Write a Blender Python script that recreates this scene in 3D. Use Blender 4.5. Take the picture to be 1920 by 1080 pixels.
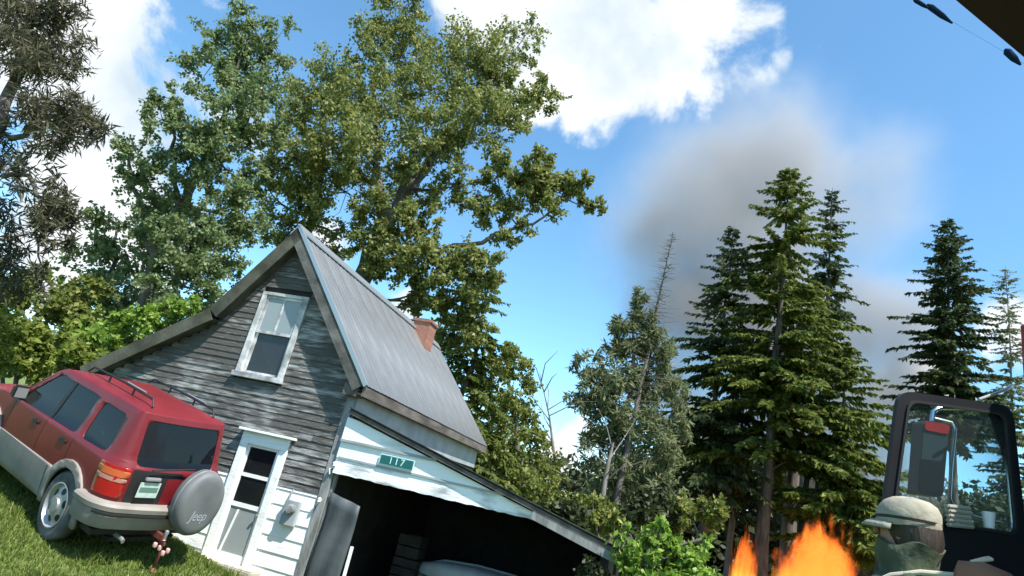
import bpy, bmesh, math, random
import numpy as np
from mathutils import Vector, Matrix
from mathutils.geometry import tessellate_polygon

for o in list(bpy.data.objects):
    bpy.data.objects.remove(o)
scene = bpy.context.scene
COL = scene.collection
PI = math.pi

# ------------------------------------------------------------------ camera
PITCH, ROLL, FPX, CAMH = .3256, .2218, 1147.45, 1.85
_R = np.array([1., 0, 0]); _F = np.array([0, math.cos(PITCH), math.sin(PITCH)]); _U = np.cross(_R, _F)
CX = math.cos(ROLL)*_R + math.sin(ROLL)*_U
CY = -math.sin(ROLL)*_R + math.cos(ROLL)*_U
CAM = np.array([0, 0, CAMH])
cd = bpy.data.cameras.new('camera')
cd.sensor_width = 36; cd.lens = 36*FPX/1920
cd.clip_start = .02; cd.clip_end = 3000
cam = bpy.data.objects.new('camera', cd); COL.objects.link(cam)
m = Matrix.Identity(4)
for i in range(3):
    m[i][0] = CX[i]; m[i][1] = CY[i]; m[i][2] = -_F[i]; m[i][3] = CAM[i]
cam.matrix_world = m
scene.camera = cam

def ray(x, y):
    return CX*(x-960)/FPX - CY*(y-540)/FPX + _F
def at(x, y, Y):
    d = ray(x, y)
    return CAM + d*(Y/d[1])
def dirn(x, y):
    d = ray(x, y); return d/np.linalg.norm(d)

# ------------------------------------------------------------------ sky, sun, exposure
SUN_EL, SUN_AZ = math.radians(57), math.radians(140)
SKY_STRENGTH, SUN_STRENGTH, EXPOSURE = .14, 4.2, 1.15
scene.view_settings.view_transform = 'Standard'
scene.view_settings.look = 'None'
scene.view_settings.exposure = EXPOSURE
scene.view_settings.gamma = 1
scene.view_settings.use_curve_mapping = False
scene.render.engine = 'CYCLES'

world = bpy.data.worlds.new('World'); scene.world = world; world.use_nodes = True
wn = world.node_tree.nodes; wl = world.node_tree.links
wn.clear()
def N(tree, t, **kw):
    n = tree.nodes.new(t)
    for k, v in kw.items():
        if k.startswith('i_'):
            n.inputs[k[2:].replace('_', ' ')].default_value = v
        else:
            setattr(n, k, v)
    return n
wt = world.node_tree
sky = N(wt, 'ShaderNodeTexSky', sky_type='NISHITA', sun_disc=False, sun_elevation=SUN_EL, sun_rotation=SUN_AZ,
        altitude=300, air_density=1.0, dust_density=.25, ozone_density=2.2)
tc = N(wt, 'ShaderNodeTexCoord')
nz = N(wt, 'ShaderNodeTexNoise'); nz.inputs['Scale'].default_value = 5.6; nz.inputs['Detail'].default_value = 10
nz.inputs['Roughness'].default_value = .58; nz.inputs['Distortion'].default_value = .25
wl.new(tc.outputs['Generated'], nz.inputs['Vector'])
def wmath(op, a, b=None, c=None, clamp=False):
    n = wt.nodes.new('ShaderNodeMath'); n.operation = op; n.use_clamp = clamp
    for i, v in enumerate((a, b, c)):
        if v is None: continue
        if isinstance(v, (int, float)): n.inputs[i].default_value = v
        else: wl.new(v, n.inputs[i])
    return n.outputs[0]
# the fair-weather cumulus of the day: (direction seen at, angular radius, weight)
CLOUDS = [(250, 110, .15, 1), (300, 190, .15, 1), (180, 330, .17, 1), (110, 420, .12, .9), (60, 500, .10, .8), (440, 270, .12, .8),
          (390, 400, .10, .9), (1030, 40, .14, 1.1), (1130, 60, .16, 1.2), (1240, 90, .13, .98), (1010, 190, .06, .8), (850, -10, .12, .9), (1180, -90, .25, 1),
          (1330, 60, .10, .72), (1410, 40, .11, .62), (1400, 130, .06, .62), (1470, 130, .07, .62), (1480, 180, .05, .65), (1525, 95, .04, .6), (600, 455, .07, .9), (760, 590, .06, .8),
          (1700, 715, .09, .7), (1900, 610, .07, .8), (1080, 860, .10, .6), (1300, 880, .2, .5)]
acc = None
for (x, y, r, w) in CLOUDS:
    d = dirn(x, y)
    vm = wt.nodes.new('ShaderNodeVectorMath'); vm.operation = 'DISTANCE'
    wl.new(tc.outputs['Generated'], vm.inputs[0]); vm.inputs[1].default_value = d
    mr = wt.nodes.new('ShaderNodeMapRange'); mr.interpolation_type = 'SMOOTHSTEP'
    mr.inputs['From Min'].default_value = r*1.45; mr.inputs['From Max'].default_value = r*.1
    mr.inputs['To Min'].default_value = 0; mr.inputs['To Max'].default_value = w
    wl.new(vm.outputs['Value'], mr.inputs['Value'])
    acc = mr.outputs[0] if acc is None else wmath('MAXIMUM', acc, mr.outputs[0])
# the rest of the sky carries scattered clouds of the same kind
big = N(wt, 'ShaderNodeTexNoise'); big.inputs['Scale'].default_value = 1.3; big.inputs['Detail'].default_value = 2
wl.new(tc.outputs['Generated'], big.inputs['Vector'])
sep = wt.nodes.new('ShaderNodeSeparateXYZ'); wl.new(tc.outputs['Generated'], sep.inputs[0])
# clear blue patch of the view: clouds of the general field start outside it
vm = wt.nodes.new('ShaderNodeVectorMath'); vm.operation = 'DISTANCE'
wl.new(tc.outputs['Generated'], vm.inputs[0]); vm.inputs[1].default_value = dirn(960, 420)
away = wt.nodes.new('ShaderNodeMapRange'); away.interpolation_type = 'SMOOTHSTEP'
away.inputs['From Min'].default_value = .75; away.inputs['From Max'].default_value = 1.1
wl.new(vm.outputs['Value'], away.inputs['Value'])
fld = wt.nodes.new('ShaderNodeMapRange'); fld.interpolation_type = 'SMOOTHSTEP'
fld.inputs['From Min'].default_value = .52; fld.inputs['From Max'].default_value = .66
wl.new(big.outputs['Fac'], fld.inputs['Value'])
gen = wmath('MULTIPLY', away.outputs[0], fld.outputs[0])
acc = wmath('MAXIMUM', acc, gen)
val = wmath('ADD', wmath('MULTIPLY', acc, .62), wmath('MULTIPLY', nz.outputs['Fac'], 2.0))
cl = wt.nodes.new('ShaderNodeMapRange'); cl.interpolation_type = 'SMOOTHSTEP'
cl.inputs['From Min'].default_value = 1.32; cl.inputs['From Max'].default_value = 1.56
wl.new(val, cl.inputs['Value'])
nz2 = N(wt, 'ShaderNodeTexNoise'); nz2.inputs['Scale'].default_value = 5.5; nz2.inputs['Detail'].default_value = 5
wl.new(tc.outputs['Generated'], nz2.inputs['Vector'])
cr = wt.nodes.new('ShaderNodeValToRGB')
cr.color_ramp.elements[0].position = .38; cr.color_ramp.elements[0].color = (2.2, 2.65, 3.0, 1)
cr.color_ramp.elements[1].position = .6; cr.color_ramp.elements[1].color = (3.7, 3.8, 3.9, 1)
wl.new(nz2.outputs['Fac'], cr.inputs[0])
skym = wt.nodes.new('ShaderNodeMix'); skym.data_type = 'RGBA'; skym.blend_type = 'MULTIPLY'; skym.inputs[0].default_value = 1
wl.new(sky.outputs[0], skym.inputs[6]); skym.inputs[7].default_value = (.68, .94, .95, 1)
mx = wt.nodes.new('ShaderNodeMix'); mx.data_type = 'RGBA'
wl.new(cl.outputs[0], mx.inputs[0]); wl.new(skym.outputs[2], mx.inputs[6]); wl.new(cr.outputs[0], mx.inputs[7])
bg = wt.nodes.new('ShaderNodeBackground'); bg.inputs['Strength'].default_value = SKY_STRENGTH
wl.new(mx.outputs[2], bg.inputs['Color'])
wo = wt.nodes.new('ShaderNodeOutputWorld'); wl.new(bg.outputs[0], wo.inputs[0])

sl = bpy.data.lights.new('sun', 'SUN'); sl.energy = SUN_STRENGTH; sl.angle = math.radians(.53); sl.color = (1, .955, .88)
so = bpy.data.objects.new('sun', sl); COL.objects.link(so)
sdir = Vector((math.cos(SUN_EL)*math.sin(SUN_AZ), math.cos(SUN_EL)*math.cos(SUN_AZ), math.sin(SUN_EL)))
so.rotation_euler = sdir.to_track_quat('Z', 'Y').to_euler()
so.location = (30, -20, 60)

# ------------------------------------------------------------------ helpers
rnd = random.Random(7)
def tag(o, label=None, cat=None, group=None, kind=None):
    if label: o['label'] = label
    if cat: o['category'] = cat
    if group: o['group'] = group
    if kind: o['kind'] = kind
    return o
def empty(name, loc=(0, 0, 0), rz=0, parent=None):
    o = bpy.data.objects.new(name, None); COL.objects.link(o)
    o.location = loc; o.rotation_euler = (0, 0, rz); o.empty_display_size = .2
    if parent: o.parent = parent
    return o
def obj(name, me, mat=None, parent=None, loc=None):
    o = bpy.data.objects.new(name, me); COL.objects.link(o)
    if mat is not None and len(me.materials) == 0: me.materials.append(mat)
    if parent: o.parent = parent
    if loc is not None: o.location = loc
    return o
def mesh(name, V, Fc, smooth=False, sharp=None):
    me = bpy.data.meshes.new(name)
    me.from_pydata([tuple(v) for v in V], [], [tuple(f) for f in Fc])
    if smooth:
        me.shade_smooth()
        if sharp: me.set_sharp_from_angle(angle=math.radians(sharp))
    me.update()
    return me
def quads(name, V, smooth=False):
    """V: (n,4,3) array of separate quads"""
    V = np.ascontiguousarray(V, dtype=np.float32); n = len(V)
    me = bpy.data.meshes.new(name)
    me.vertices.add(n*4); me.loops.add(n*4); me.polygons.add(n)
    me.vertices.foreach_set('co', V.ravel())
    me.loops.foreach_set('vertex_index', np.arange(n*4, dtype=np.int32))
    me.polygons.foreach_set('loop_start', np.arange(n, dtype=np.int32)*4)
    me.update(calc_edges=True)
    return me
class MB:
    def __init__(s): s.V = []; s.F = []
    def add(s, V, Fc):
        b = len(s.V); s.V += [tuple(v) for v in V]; s.F += [tuple(i+b for i in f) for f in Fc]; return s
    def box(s, x0, x1, y0, y1, z0, z1):
        V = [(x, y, z) for x in (x0, x1) for y in (y0, y1) for z in (z0, z1)]
        return s.add(V, [(0, 1, 3, 2), (4, 6, 7, 5), (0, 4, 5, 1), (2, 3, 7, 6), (0, 2, 6, 4), (1, 5, 7, 3)])
    def obox(s, c, ax, ay, az):
        c, ax, ay, az = map(np.array, (c, ax, ay, az))
        V = [c+i*ax+j*ay+k*az for i in (-1, 1) for j in (-1, 1) for k in (-1, 1)]
        return s.add(V, [(0, 1, 3, 2), (4, 6, 7, 5), (0, 4, 5, 1), (2, 3, 7, 6), (0, 2, 6, 4), (1, 5, 7, 3)])
    def prism(s, poly, axis, a, b):
        """poly of 2-D points extruded along axis index between a and b"""
        n = len(poly)
        def P(p, t):
            l = [p[0], p[1]]; l.insert(axis, t); return l
        V = [P(p, a) for p in poly]+[P(p, b) for p in poly]
        Fc = [tuple(range(n))[::-1], tuple(range(n, 2*n))]+[(i, (i+1) % n, n+(i+1) % n, n+i) for i in range(n)]
        return s.add(V, Fc)
    def tube(s, pts, rad, seg=8, cap=True):
        pts = [np.array(p, float) for p in pts]; n = len(pts)
        if not hasattr(rad, '__len__'): rad = [rad]*n
        base = len(s.V); up = np.array([0, 0, 1.]); prev = None
        for i, p in enumerate(pts):
            t = pts[min(i+1, n-1)]-pts[max(i-1, 0)]; t = t/(np.linalg.norm(t)+1e-9)
            if prev is None:
                a = np.cross(t, up if abs(t[2]) < .95 else np.array([1., 0, 0]))
            else:
                a = prev-t*(prev@t)
            a = a/(np.linalg.norm(a)+1e-9); prev = a; b = np.cross(t, a)
            for k in range(seg):
                an = 2*PI*k/seg
                s.V.append(tuple(p+rad[i]*(a*math.cos(an)+b*math.sin(an))))
        for i in range(n-1):
            for k in range(seg):
                k2 = (k+1) % seg
                s.F.append((base+i*seg+k, base+i*seg+k2, base+(i+1)*seg+k2, base+(i+1)*seg+k))
        if cap:
            s.F.append(tuple(base+k for k in range(seg))[::-1]); s.F.append(tuple(base+(n-1)*seg+k for k in range(seg)))
        return s
    def lathe(s, prof, seg=24, axis='z', center=(0, 0, 0)):
        base = len(s.V); c = center
        for (r, h) in prof:
            for k in range(seg):
                a = 2*PI*k/seg; x, y = r*math.cos(a), r*math.sin(a)
                p = {'z': (x, y, h), 'x': (h, x, y), 'y': (x, h, y)}[axis]
                s.V.append((p[0]+c[0], p[1]+c[1], p[2]+c[2]))
        for i in range(len(prof)-1):
            for k in range(seg):
                k2 = (k+1) % seg
                s.F.append((base+i*seg+k, base+i*seg+k2, base+(i+1)*seg+k2, base+(i+1)*seg+k))
        return s
    def build(s, name, mat, parent=None, smooth=False, sharp=40, loc=None, bevel=0):
        me = mesh(name, s.V, s.F, smooth, sharp)
        bm = bmesh.new(); bm.from_mesh(me); bmesh.ops.recalc_face_normals(bm, faces=bm.faces)
        if bevel:
            bmesh.ops.bevel(bm, geom=[e for e in bm.edges if e.is_manifold and e.calc_face_angle(0) > .6], offset=bevel, segments=2, affect='EDGES')
        bm.to_mesh(me); bm.free()
        return obj(name, me, mat, parent, loc)

# ------------------------------------------------------------------ materials
def mat(name, col, rough=.8, col2=None, scale=4, metal=0, bump=0, bscale=None, spec=.5, stretch=(1, 1, 1), detail=6, lo=.35, hi=.65, coat=0, randobj=0):
    m = bpy.data.materials.new(name); m.use_nodes = True; t = m.node_tree; L = t.links
    b = t.nodes['Principled BSDF']; b.inputs['Roughness'].default_value = rough; b.inputs['Metallic'].default_value = metal
    b.inputs['Specular IOR Level'].default_value = spec; b.inputs['Coat Weight'].default_value = coat
    b.inputs['Base Color'].default_value = (*col, 1)
    if col2 is not None or bump:
        tc = t.nodes.new('ShaderNodeTexCoord'); mp = t.nodes.new('ShaderNodeMapping'); mp.inputs['Scale'].default_value = stretch
        L.new(tc.outputs['Object'], mp.inputs['Vector'])
    if col2 is not None:
        n = t.nodes.new('ShaderNodeTexNoise'); n.inputs['Scale'].default_value = scale; n.inputs['Detail'].default_value = detail
        L.new(mp.outputs[0], n.inputs['Vector'])
        r = t.nodes.new('ShaderNodeValToRGB'); r.color_ramp.elements[0].position = lo; r.color_ramp.elements[1].position = hi
        r.color_ramp.elements[0].color = (*col, 1); r.color_ramp.elements[1].color = (*col2, 1)
        fac = n.outputs['Fac']
        if randobj:
            oi = t.nodes.new('ShaderNodeObjectInfo'); ma = t.nodes.new('ShaderNodeMath'); ma.operation = 'MULTIPLY_ADD'
            L.new(oi.outputs['Random'], ma.inputs[0]); ma.inputs[1].default_value = randobj; L.new(fac, ma.inputs[2])
            ms = t.nodes.new('ShaderNodeMath'); ms.operation = 'SUBTRACT'; L.new(ma.outputs[0], ms.inputs[0]); ms.inputs[1].default_value = randobj*.5
            fac = ms.outputs[0]
        L.new(fac, r.inputs[0]); L.new(r.outputs[0], b.inputs['Base Color'])
    if bump:
        n2 = t.nodes.new('ShaderNodeTexNoise'); n2.inputs['Scale'].default_value = bscale or scale*3; n2.inputs['Detail'].default_value = 8
        L.new(mp.outputs[0], n2.inputs['Vector'])
        bp = t.nodes.new('ShaderNodeBump'); bp.inputs['Strength'].default_value = bump; bp.inputs['Distance'].default_value = .02
        L.new(n2.outputs['Fac'], bp.inputs['Height']); L.new(bp.outputs[0], b.inputs['Normal'])
    return m
def leafmat(name, c1, c2, c3=None, trans=.35, rough=.5, spec=.4):
    m = bpy.data.materials.new(name); m.use_nodes = True; t = m.node_tree; L = t.links
    b = t.nodes['Principled BSDF']; b.inputs['Roughness'].default_value = rough; b.inputs['Specular IOR Level'].default_value = spec
    g = t.nodes.new('ShaderNodeNewGeometry'); r = t.nodes.new('ShaderNodeValToRGB')
    r.color_ramp.elements[0].color = (*c1, 1); r.color_ramp.elements[1].color = (*c2, 1)
    if c3:
        e = r.color_ramp.elements.new(.8); e.color = (*c2, 1); r.color_ramp.elements[-1].color = (*c3, 1)
    L.new(g.outputs['Random Per Island'], r.inputs[0]); L.new(r.outputs[0], b.inputs['Base Color'])
    tr = t.nodes.new('ShaderNodeBsdfTranslucent'); L.new(r.outputs[0], tr.inputs['Color'])
    mx = t.nodes.new('ShaderNodeMixShader'); mx.inputs[0].default_value = trans
    L.new(b.outputs[0], mx.inputs[1]); L.new(tr.outputs[0], mx.inputs[2])
    L.new(mx.outputs[0], t.nodes['Material Output'].inputs['Surface'])
    return m
def glassmat(name, tint, opacity, rough=.05, ior=1.5, dif=.35):
    """thin tinted pane: sharp reflections over a dim view through"""
    m = bpy.data.materials.new(name); m.use_nodes = True; t = m.node_tree; L = t.links
    t.nodes.remove(t.nodes['Principled BSDF'])
    tr = t.nodes.new('ShaderNodeBsdfTransparent'); tr.inputs[0].default_value = (*tint, 1)
    df = t.nodes.new('ShaderNodeBsdfDiffuse'); df.inputs[0].default_value = (*[c*dif for c in tint], 1)
    gl = t.nodes.new('ShaderNodeBsdfGlossy'); gl.inputs['Roughness'].default_value = rough
    fr = t.nodes.new('ShaderNodeFresnel'); fr.inputs[0].default_value = ior
    m1 = t.nodes.new('ShaderNodeMixShader'); m1.inputs[0].default_value = opacity
    L.new(tr.outputs[0], m1.inputs[1]); L.new(df.outputs[0], m1.inputs[2])
    m2 = t.nodes.new('ShaderNodeMixShader'); L.new(fr.outputs[0], m2.inputs[0]); L.new(m1.outputs[0], m2.inputs[1]); L.new(gl.outputs[0], m2.inputs[2])
    L.new(m2.outputs[0], t.nodes['Material Output'].inputs['Surface'])
    return m

M = {}
M['siding'] = mat('weathered_siding', (.072, .070, .063), .85, (.30, .31, .305), scale=8, stretch=(.45, 1, 3.0), lo=.42, hi=.82, bump=.7, bscale=26, randobj=.24, detail=12)
M['white'] = mat('old_white_paint', (.80, .81, .80), .6, (.50, .52, .50), scale=2.2, stretch=(.6, 1, 2.5), lo=.55, hi=.80, bump=.25, bscale=20)
M['peel'] = mat('peeling_white_paint', (.30, .31, .33), .75, (.82, .83, .84), scale=2.6, stretch=(.7, 1, 2.2), lo=.34, hi=.52, bump=.4, bscale=14, detail=9)
M['peelgrey'] = mat('worn_white_shade_grey', (.20, .205, .21), .8, (.56, .57, .57), scale=4, stretch=(1, 1, 1), lo=.34, hi=.62, bump=.4, bscale=14, detail=9)  # worn white paint, greyed to put the upper window's shade into colour
M['greywood'] = mat('grey_weathered_board', (.13, .135, .13), .85, (.30, .31, .31), scale=3, stretch=(3, 3, .6), lo=.35, hi=.7, bump=.4, bscale=18)
M['rakewood'] = mat('mossy_rake_board', (.030, .032, .020), .9, (.095, .095, .07), scale=3, lo=.35, hi=.7, bump=.4, bscale=18)
M['rakedark'] = mat('dark_rake_board', (.045, .046, .042), .9, (.13, .13, .12), scale=3, lo=.35, hi=.7, bump=.4, bscale=18)
M['brownwood'] = mat('brown_fascia', (.055, .045, .038), .85, (.13, .115, .105), scale=3, stretch=(2, .5, 2), bump=.4)
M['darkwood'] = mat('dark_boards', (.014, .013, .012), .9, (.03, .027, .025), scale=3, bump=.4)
M['frieze'] = mat('grey_blue_frieze', (.24, .27, .29), .7, (.34, .37, .39), scale=2)
M['metalroof'] = mat('galvanised_roof', (.27, .268, .262), .34, (.42, .415, .41), scale=1.0, metal=.65, stretch=(1, 1, .5), bump=.12, bscale=3)
M['metaledge'] = mat('bright_roof_edge', (.42, .44, .45), .45, metal=.8)
M['shingle'] = mat('dark_shingles', (.035, .035, .03), .95, (.08, .08, .06), scale=5, bump=.6)
M['brick'] = None
M['glass_dark'] = glassmat('dark_window_glass', (.12, .14, .16), .25)
M['glass_pale'] = glassmat('milky_window_glass', (.80, .90, .92), .9)
M['glass_mid'] = glassmat('dusty_window_glass', (.55, .56, .58), .12, .05, 1.4)
M['curtain'] = mat('faded_curtain', (.20, .19, .19), .9, (.30, .29, .28), scale=4)
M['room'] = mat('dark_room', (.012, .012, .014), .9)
M['tarp'] = mat('grey_blue_sheet', (.035, .044, .05), .6, (.075, .088, .095), scale=1.6, lo=.3, hi=.7, bump=.35, bscale=5)
M['junk'] = mat('carport_shade_junk', (.012, .010, .009), .9, (.028, .024, .022), scale=5)  # the carport's darkness is put into the crate colour
M['signgreen'] = mat('sign_green', (.01, .10, .095), .45)
M['signpale'] = mat('sign_pale_rim', (.45, .66, .66), .5)
M['signwhite'] = mat('sign_reflective_white', (.55, .75, .75), .4)
M['concrete'] = mat('pale_concrete', (.48, .45, .36), .9, (.36, .34, .28), scale=6, bump=.4)
# patches of surviving white paint on the siding
t = M['siding'].node_tree; rmp = [n for n in t.nodes if n.type == 'VALTORGB'][0]; src = rmp.inputs[0].links[0].from_socket
n3 = t.nodes.new('ShaderNodeTexNoise'); n3.inputs['Scale'].default_value = 1.1; n3.inputs['Detail'].default_value = 3
t.links.new([n for n in t.nodes if n.type == 'TEX_COORD'][0].outputs['Object'], n3.inputs['Vector'])
ma = t.nodes.new('ShaderNodeMath'); ma.operation = 'MULTIPLY_ADD'; t.links.new(n3.outputs['Fac'], ma.inputs[0]); ma.inputs[1].default_value = .8; ma.inputs[2].default_value = -.45
mb_ = t.nodes.new('ShaderNodeMath'); mb_.operation = 'ADD'; t.links.new(src, mb_.inputs[0]); t.links.new(ma.outputs[0], mb_.inputs[1]); t.links.new(mb_.outputs[0], rmp.inputs[0])
rmp.color_ramp.elements[1].color = (.36, .36, .35, 1)
# brick
b = bpy.data.materials.new('red_brick'); b.use_nodes = True; t = b.node_tree
bt = t.nodes.new('ShaderNodeTexBrick'); bt.inputs['Color1'].default_value = (.20, .075, .05, 1); bt.inputs['Color2'].default_value = (.28, .12, .08, 1)
bt.inputs['Mortar'].default_value = (.24, .20, .18, 1); bt.inputs['Scale'].default_value = 9; bt.inputs['Mortar Size'].default_value = .012
tcb = t.nodes.new('ShaderNodeTexCoord'); mpb = t.nodes.new('ShaderNodeMapping'); mpb.inputs['Rotation'].default_value = (PI/2, 0, .4)
t.links.new(tcb.outputs['Object'], mpb.inputs[0]); t.links.new(mpb.outputs[0], bt.inputs['Vector'])
t.links.new(bt.outputs['Color'], t.nodes['Principled BSDF'].inputs['Base Color']); t.nodes['Principled BSDF'].inputs['Roughness'].default_value = .9
M['brick'] = b

# ------------------------------------------------------------------ ground
CARP = dict(o=np.array([-3.47, 7.8643, .2825]), h=1.0367, pt=.17, rl=-.0693, s=(.975, .81, 1.06))
def car_axes():
    h, pt, rl = CARP['h'], CARP['pt'], CARP['rl']
    fx = np.array([-math.sin(h)*math.cos(pt), math.cos(h)*math.cos(pt), math.sin(pt)])
    l0 = np.cross([0, 0, 1.], fx); l0 /= np.linalg.norm(l0); u0 = np.cross(fx, l0)
    l = math.cos(rl)*l0+math.sin(rl)*u0; u = np.cross(fx, l)
    return fx, l, u
CFX, CL, CU = car_axes()
CCEN = CARP['o']+CFX*1.8
def ground_h(x, y):
    x = np.asarray(x, float); y = np.asarray(y, float)
    base = -.13 + .092*np.clip(10.5-y, 0, 6) + .12*np.log1p(np.exp((-x-4.6)*1.6))/1.6
    base = base + .02*np.clip(y-20, 0, 40)*np.clip((-x)/20, 0, 1)
    nrm = CU
    plane = CARP['o'][2] - ((x-CARP['o'][0])*nrm[0]+(y-CARP['o'][1])*nrm[1])/nrm[2]
    dx_, dy_ = x-CARP['o'][0], y-CARP['o'][1]
    lx = dx_*CFX[0]+dy_*CFX[1]; ly = dx_*CL[0]+dy_*CL[1]
    d = np.hypot(np.maximum(0, np.abs(lx-1.8)-1.9), np.maximum(0, np.where(ly < 0, -ly-.75, (ly-.75)*.5)))
    w = np.clip(1-d/.9, 0, 1); w = w*w*(3-2*w)
    far = np.clip((np.hypot(x, y)-60)/100, 0, 1)
    z = base*(1-w)+plane*w
    return z*(1-far)
gx = np.unique(np.concatenate([np.linspace(-900, -40, 12), np.linspace(-40, -12, 20), np.linspace(-12, 8, 81), np.linspace(8, 60, 27), np.linspace(60, 900, 12)]))
gy = np.unique(np.concatenate([np.linspace(-300, -10, 8), np.linspace(-10, 16, 105), np.linspace(16, 80, 33), np.linspace(80, 1500, 12)]))
GX, GY = np.meshgrid(gx, gy)
GZ = ground_h(GX, GY)
nx, ny = len(gx), len(gy)
V = np.stack([GX.ravel(), GY.ravel(), GZ.ravel()], 1)
Fg = [(j*nx+i, j*nx+i+1, (j+1)*nx+i+1, (j+1)*nx+i) for j in range(ny-1) for i in range(nx-1)]
M['lawn'] = mat('lawn', (.075, .115, .022), .95, (.125, .16, .04), scale=1.3, lo=.3, hi=.7, bump=.6, bscale=30)
tag(obj('ground', mesh('ground', V, Fg, True), M['lawn']), kind='structure')

# lawn blades
def blades(n, xr, yr, hgt, seed):
    r = np.random.default_rng(seed)
    x = r.uniform(*xr, n); y = r.uniform(*yr, n)
    dens = np.sin(x*2.1+np.sin(y*1.7)*1.3)*.5+np.sin(y*3.3+x)*.3
    h = hgt*r.uniform(.5, 1.2, n)*(1+.25*dens)
    z = ground_h(x, y)
    a = r.uniform(0, 2*PI, n); w = .006+.006*r.random(n)
    lx, ly = r.normal(0, .45, n)*h, r.normal(0, .45, n)*h
    dx, dy = np.cos(a)*w, np.sin(a)*w
    P = np.zeros((n, 4, 3), np.float32)
    P[:, 0] = np.stack([x-dx, y-dy, z-.01], 1); P[:, 1] = np.stack([x+dx, y+dy, z-.01], 1)
    P[:, 2] = np.stack([x+dx*.3+lx, y+dy*.3+ly, z+h], 1); P[:, 3] = np.stack([x-dx*.3+lx, y-dy*.3+ly, z+h], 1)
    return P
M['grass'] = leafmat('grass_blades', (.095, .15, .024), (.17, .225, .04), (.27, .26, .10), trans=.45)
def tufts(n, per, xr, yr, hgt, seed):
    r = np.random.default_rng(seed); out = []
    for i in range(n):
        x, y = r.uniform(*xr), r.uniform(*yr); out.append(blades(per, (x-.07, x+.07), (y-.07, y+.07), hgt*r.uniform(.5, 1.3), seed+i))
    return np.concatenate(out)
g = obj('lawn_grass', quads('lawn_grass', np.concatenate([blades(150000, (-9.5, -2), (4.0, 11.6), .042, 3), tufts(160, 50, (-9, -2), (4, 11.4), .10, 400)])), M['grass'])
tag(g, 'short bright green lawn grass around the red car', 'grass', kind='stuff')

# ------------------------------------------------------------------ house (local: x along the gable to the right, y into depth, z up)
GA = -.2911
G0 = (-1.8217*1.2, 8.8629*1.2, 0)
house = empty('house', G0, GA)
tag(house, 'weathered grey clapboard farmhouse with steep metal roof and open carport', 'house')
RIDGE = (-2.03, 5.82); EAVE = (.22, 3.13); BRK = (-3.30, 3.97); LEAV = (-5.62, 2.46); LW = -5.35; DEPTH = 7.75
def roof_z(u):
    if u > RIDGE[0]: a, b_ = RIDGE, EAVE
    elif u > BRK[0]: a, b_ = BRK, RIDGE
    else: a, b_ = LEAV, BRK
    return a[1]+(b_[1]-a[1])*(u-a[0])/(b_[0]-a[0])
# wall bodies
prof = [(0, -.5), (0, roof_z(0)-.14), (RIDGE[0], RIDGE[1]-.16), (BRK[0], BRK[1]-.16), (LW, roof_z(LW)-.14), (LW, -.5)]
WIN = (-2.36, -1.57, 2.97, 4.46)      # glazed opening u0,u1,z0,z1
DOOR = (-1.70, -1.06, -.30, 1.80)
WIN2 = (-3.35, -2.48, .95, 1.90)
def tess_sheet(outer, holes):
    loops = [[Vector((p[0], p[1], 0)) for p in outer]]+[[Vector((p[0], p[1], 0)) for p in h] for h in holes]
    pts = [p for l in loops for p in l]
    return pts, tessellate_polygon(loops)
def rect(r): return [(r[0], r[2]), (r[1], r[2]), (r[1], r[3]), (r[0], r[3])]
pts, tris = tess_sheet(prof, [rect(WIN), rect(DOOR), rect(WIN2)])
me = mesh('gable_wall', [(p.x, .03, p.y) for p in pts], tris)
gw = obj('gable_wall', me, M['darkwood'], house)
mb = MB(); mb.box(-.10, -.002, .04, DEPTH, -.5, 3.15); mb.box(LW, LW+.1, .04, DEPTH, -.5, roof_z(LW)-.16)
mb.prism([(p[0], p[1]) for p in prof], 1, DEPTH-.1, DEPTH)
mb.box(LW, 0, .3, DEPTH-.2, 2.35, 2.45)
mb.build('side_walls', M['darkwood'], house)
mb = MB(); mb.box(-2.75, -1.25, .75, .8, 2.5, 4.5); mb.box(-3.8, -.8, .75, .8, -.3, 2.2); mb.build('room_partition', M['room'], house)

# clapboards, course by course, cut round the openings
OPEN = [(WIN[0]-.12, WIN[1]+.12, WIN[2]-.12, WIN[3]+.08), (DOOR[0]-.15, DOOR[1]+.15, -1, DOOR[3]+.24), (WIN2[0]-.1, WIN2[1]+.09, WIN2[2]-.1, WIN2[3]+.1)]
def spans(z0, z1, uR):
    zt = z1
    def inside_left():
        for k in range(400):
            u = LW+k*.015
            if roof_z(u)-.20 >= zt and u < RIDGE[0]+.001: return u
        return None
    uL = inside_left()
    if uL is None: return []
    ur = uR
    while ur > RIDGE[0] and roof_z(ur)-.20 < zt: ur -= .015
    if ur-uL < .12: return []
    segs = [(uL, ur)]
    for (a, b_, c, d) in OPEN:
        if z1 > c+.01 and z0 < d-.01:
            ns = []
            for (p, q) in segs:
                if b_ <= p or a >= q: ns.append((p, q)); continue
                if a-p > .03: ns.append((p, a))
                if q-b_ > .03: ns.append((b_, q))
            segs = ns
    return segs
def plank(name, u0, u1, z0, z1, m, parent, proud=.026, vy=0):
    t_ = rnd.uniform(-.003, .003); w = rnd.uniform(-.004, .004)
    V = []
    for u, ww in ((u0, -w), (u1, w)):
        V += [(u, vy+.028, z0+ww), (u, vy-proud+t_, z0+ww), (u, vy-proud+.016+t_, z1+ww+.014), (u, vy+.028, z1+ww+.014)]
    Fc = [(0, 1, 2, 3), (7, 6, 5, 4), (0, 4, 5, 1), (1, 5, 6, 2), (2, 6, 7, 3), (3, 7, 4, 0)]
    return obj(name, mesh(name, V, Fc), m, parent)
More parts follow.
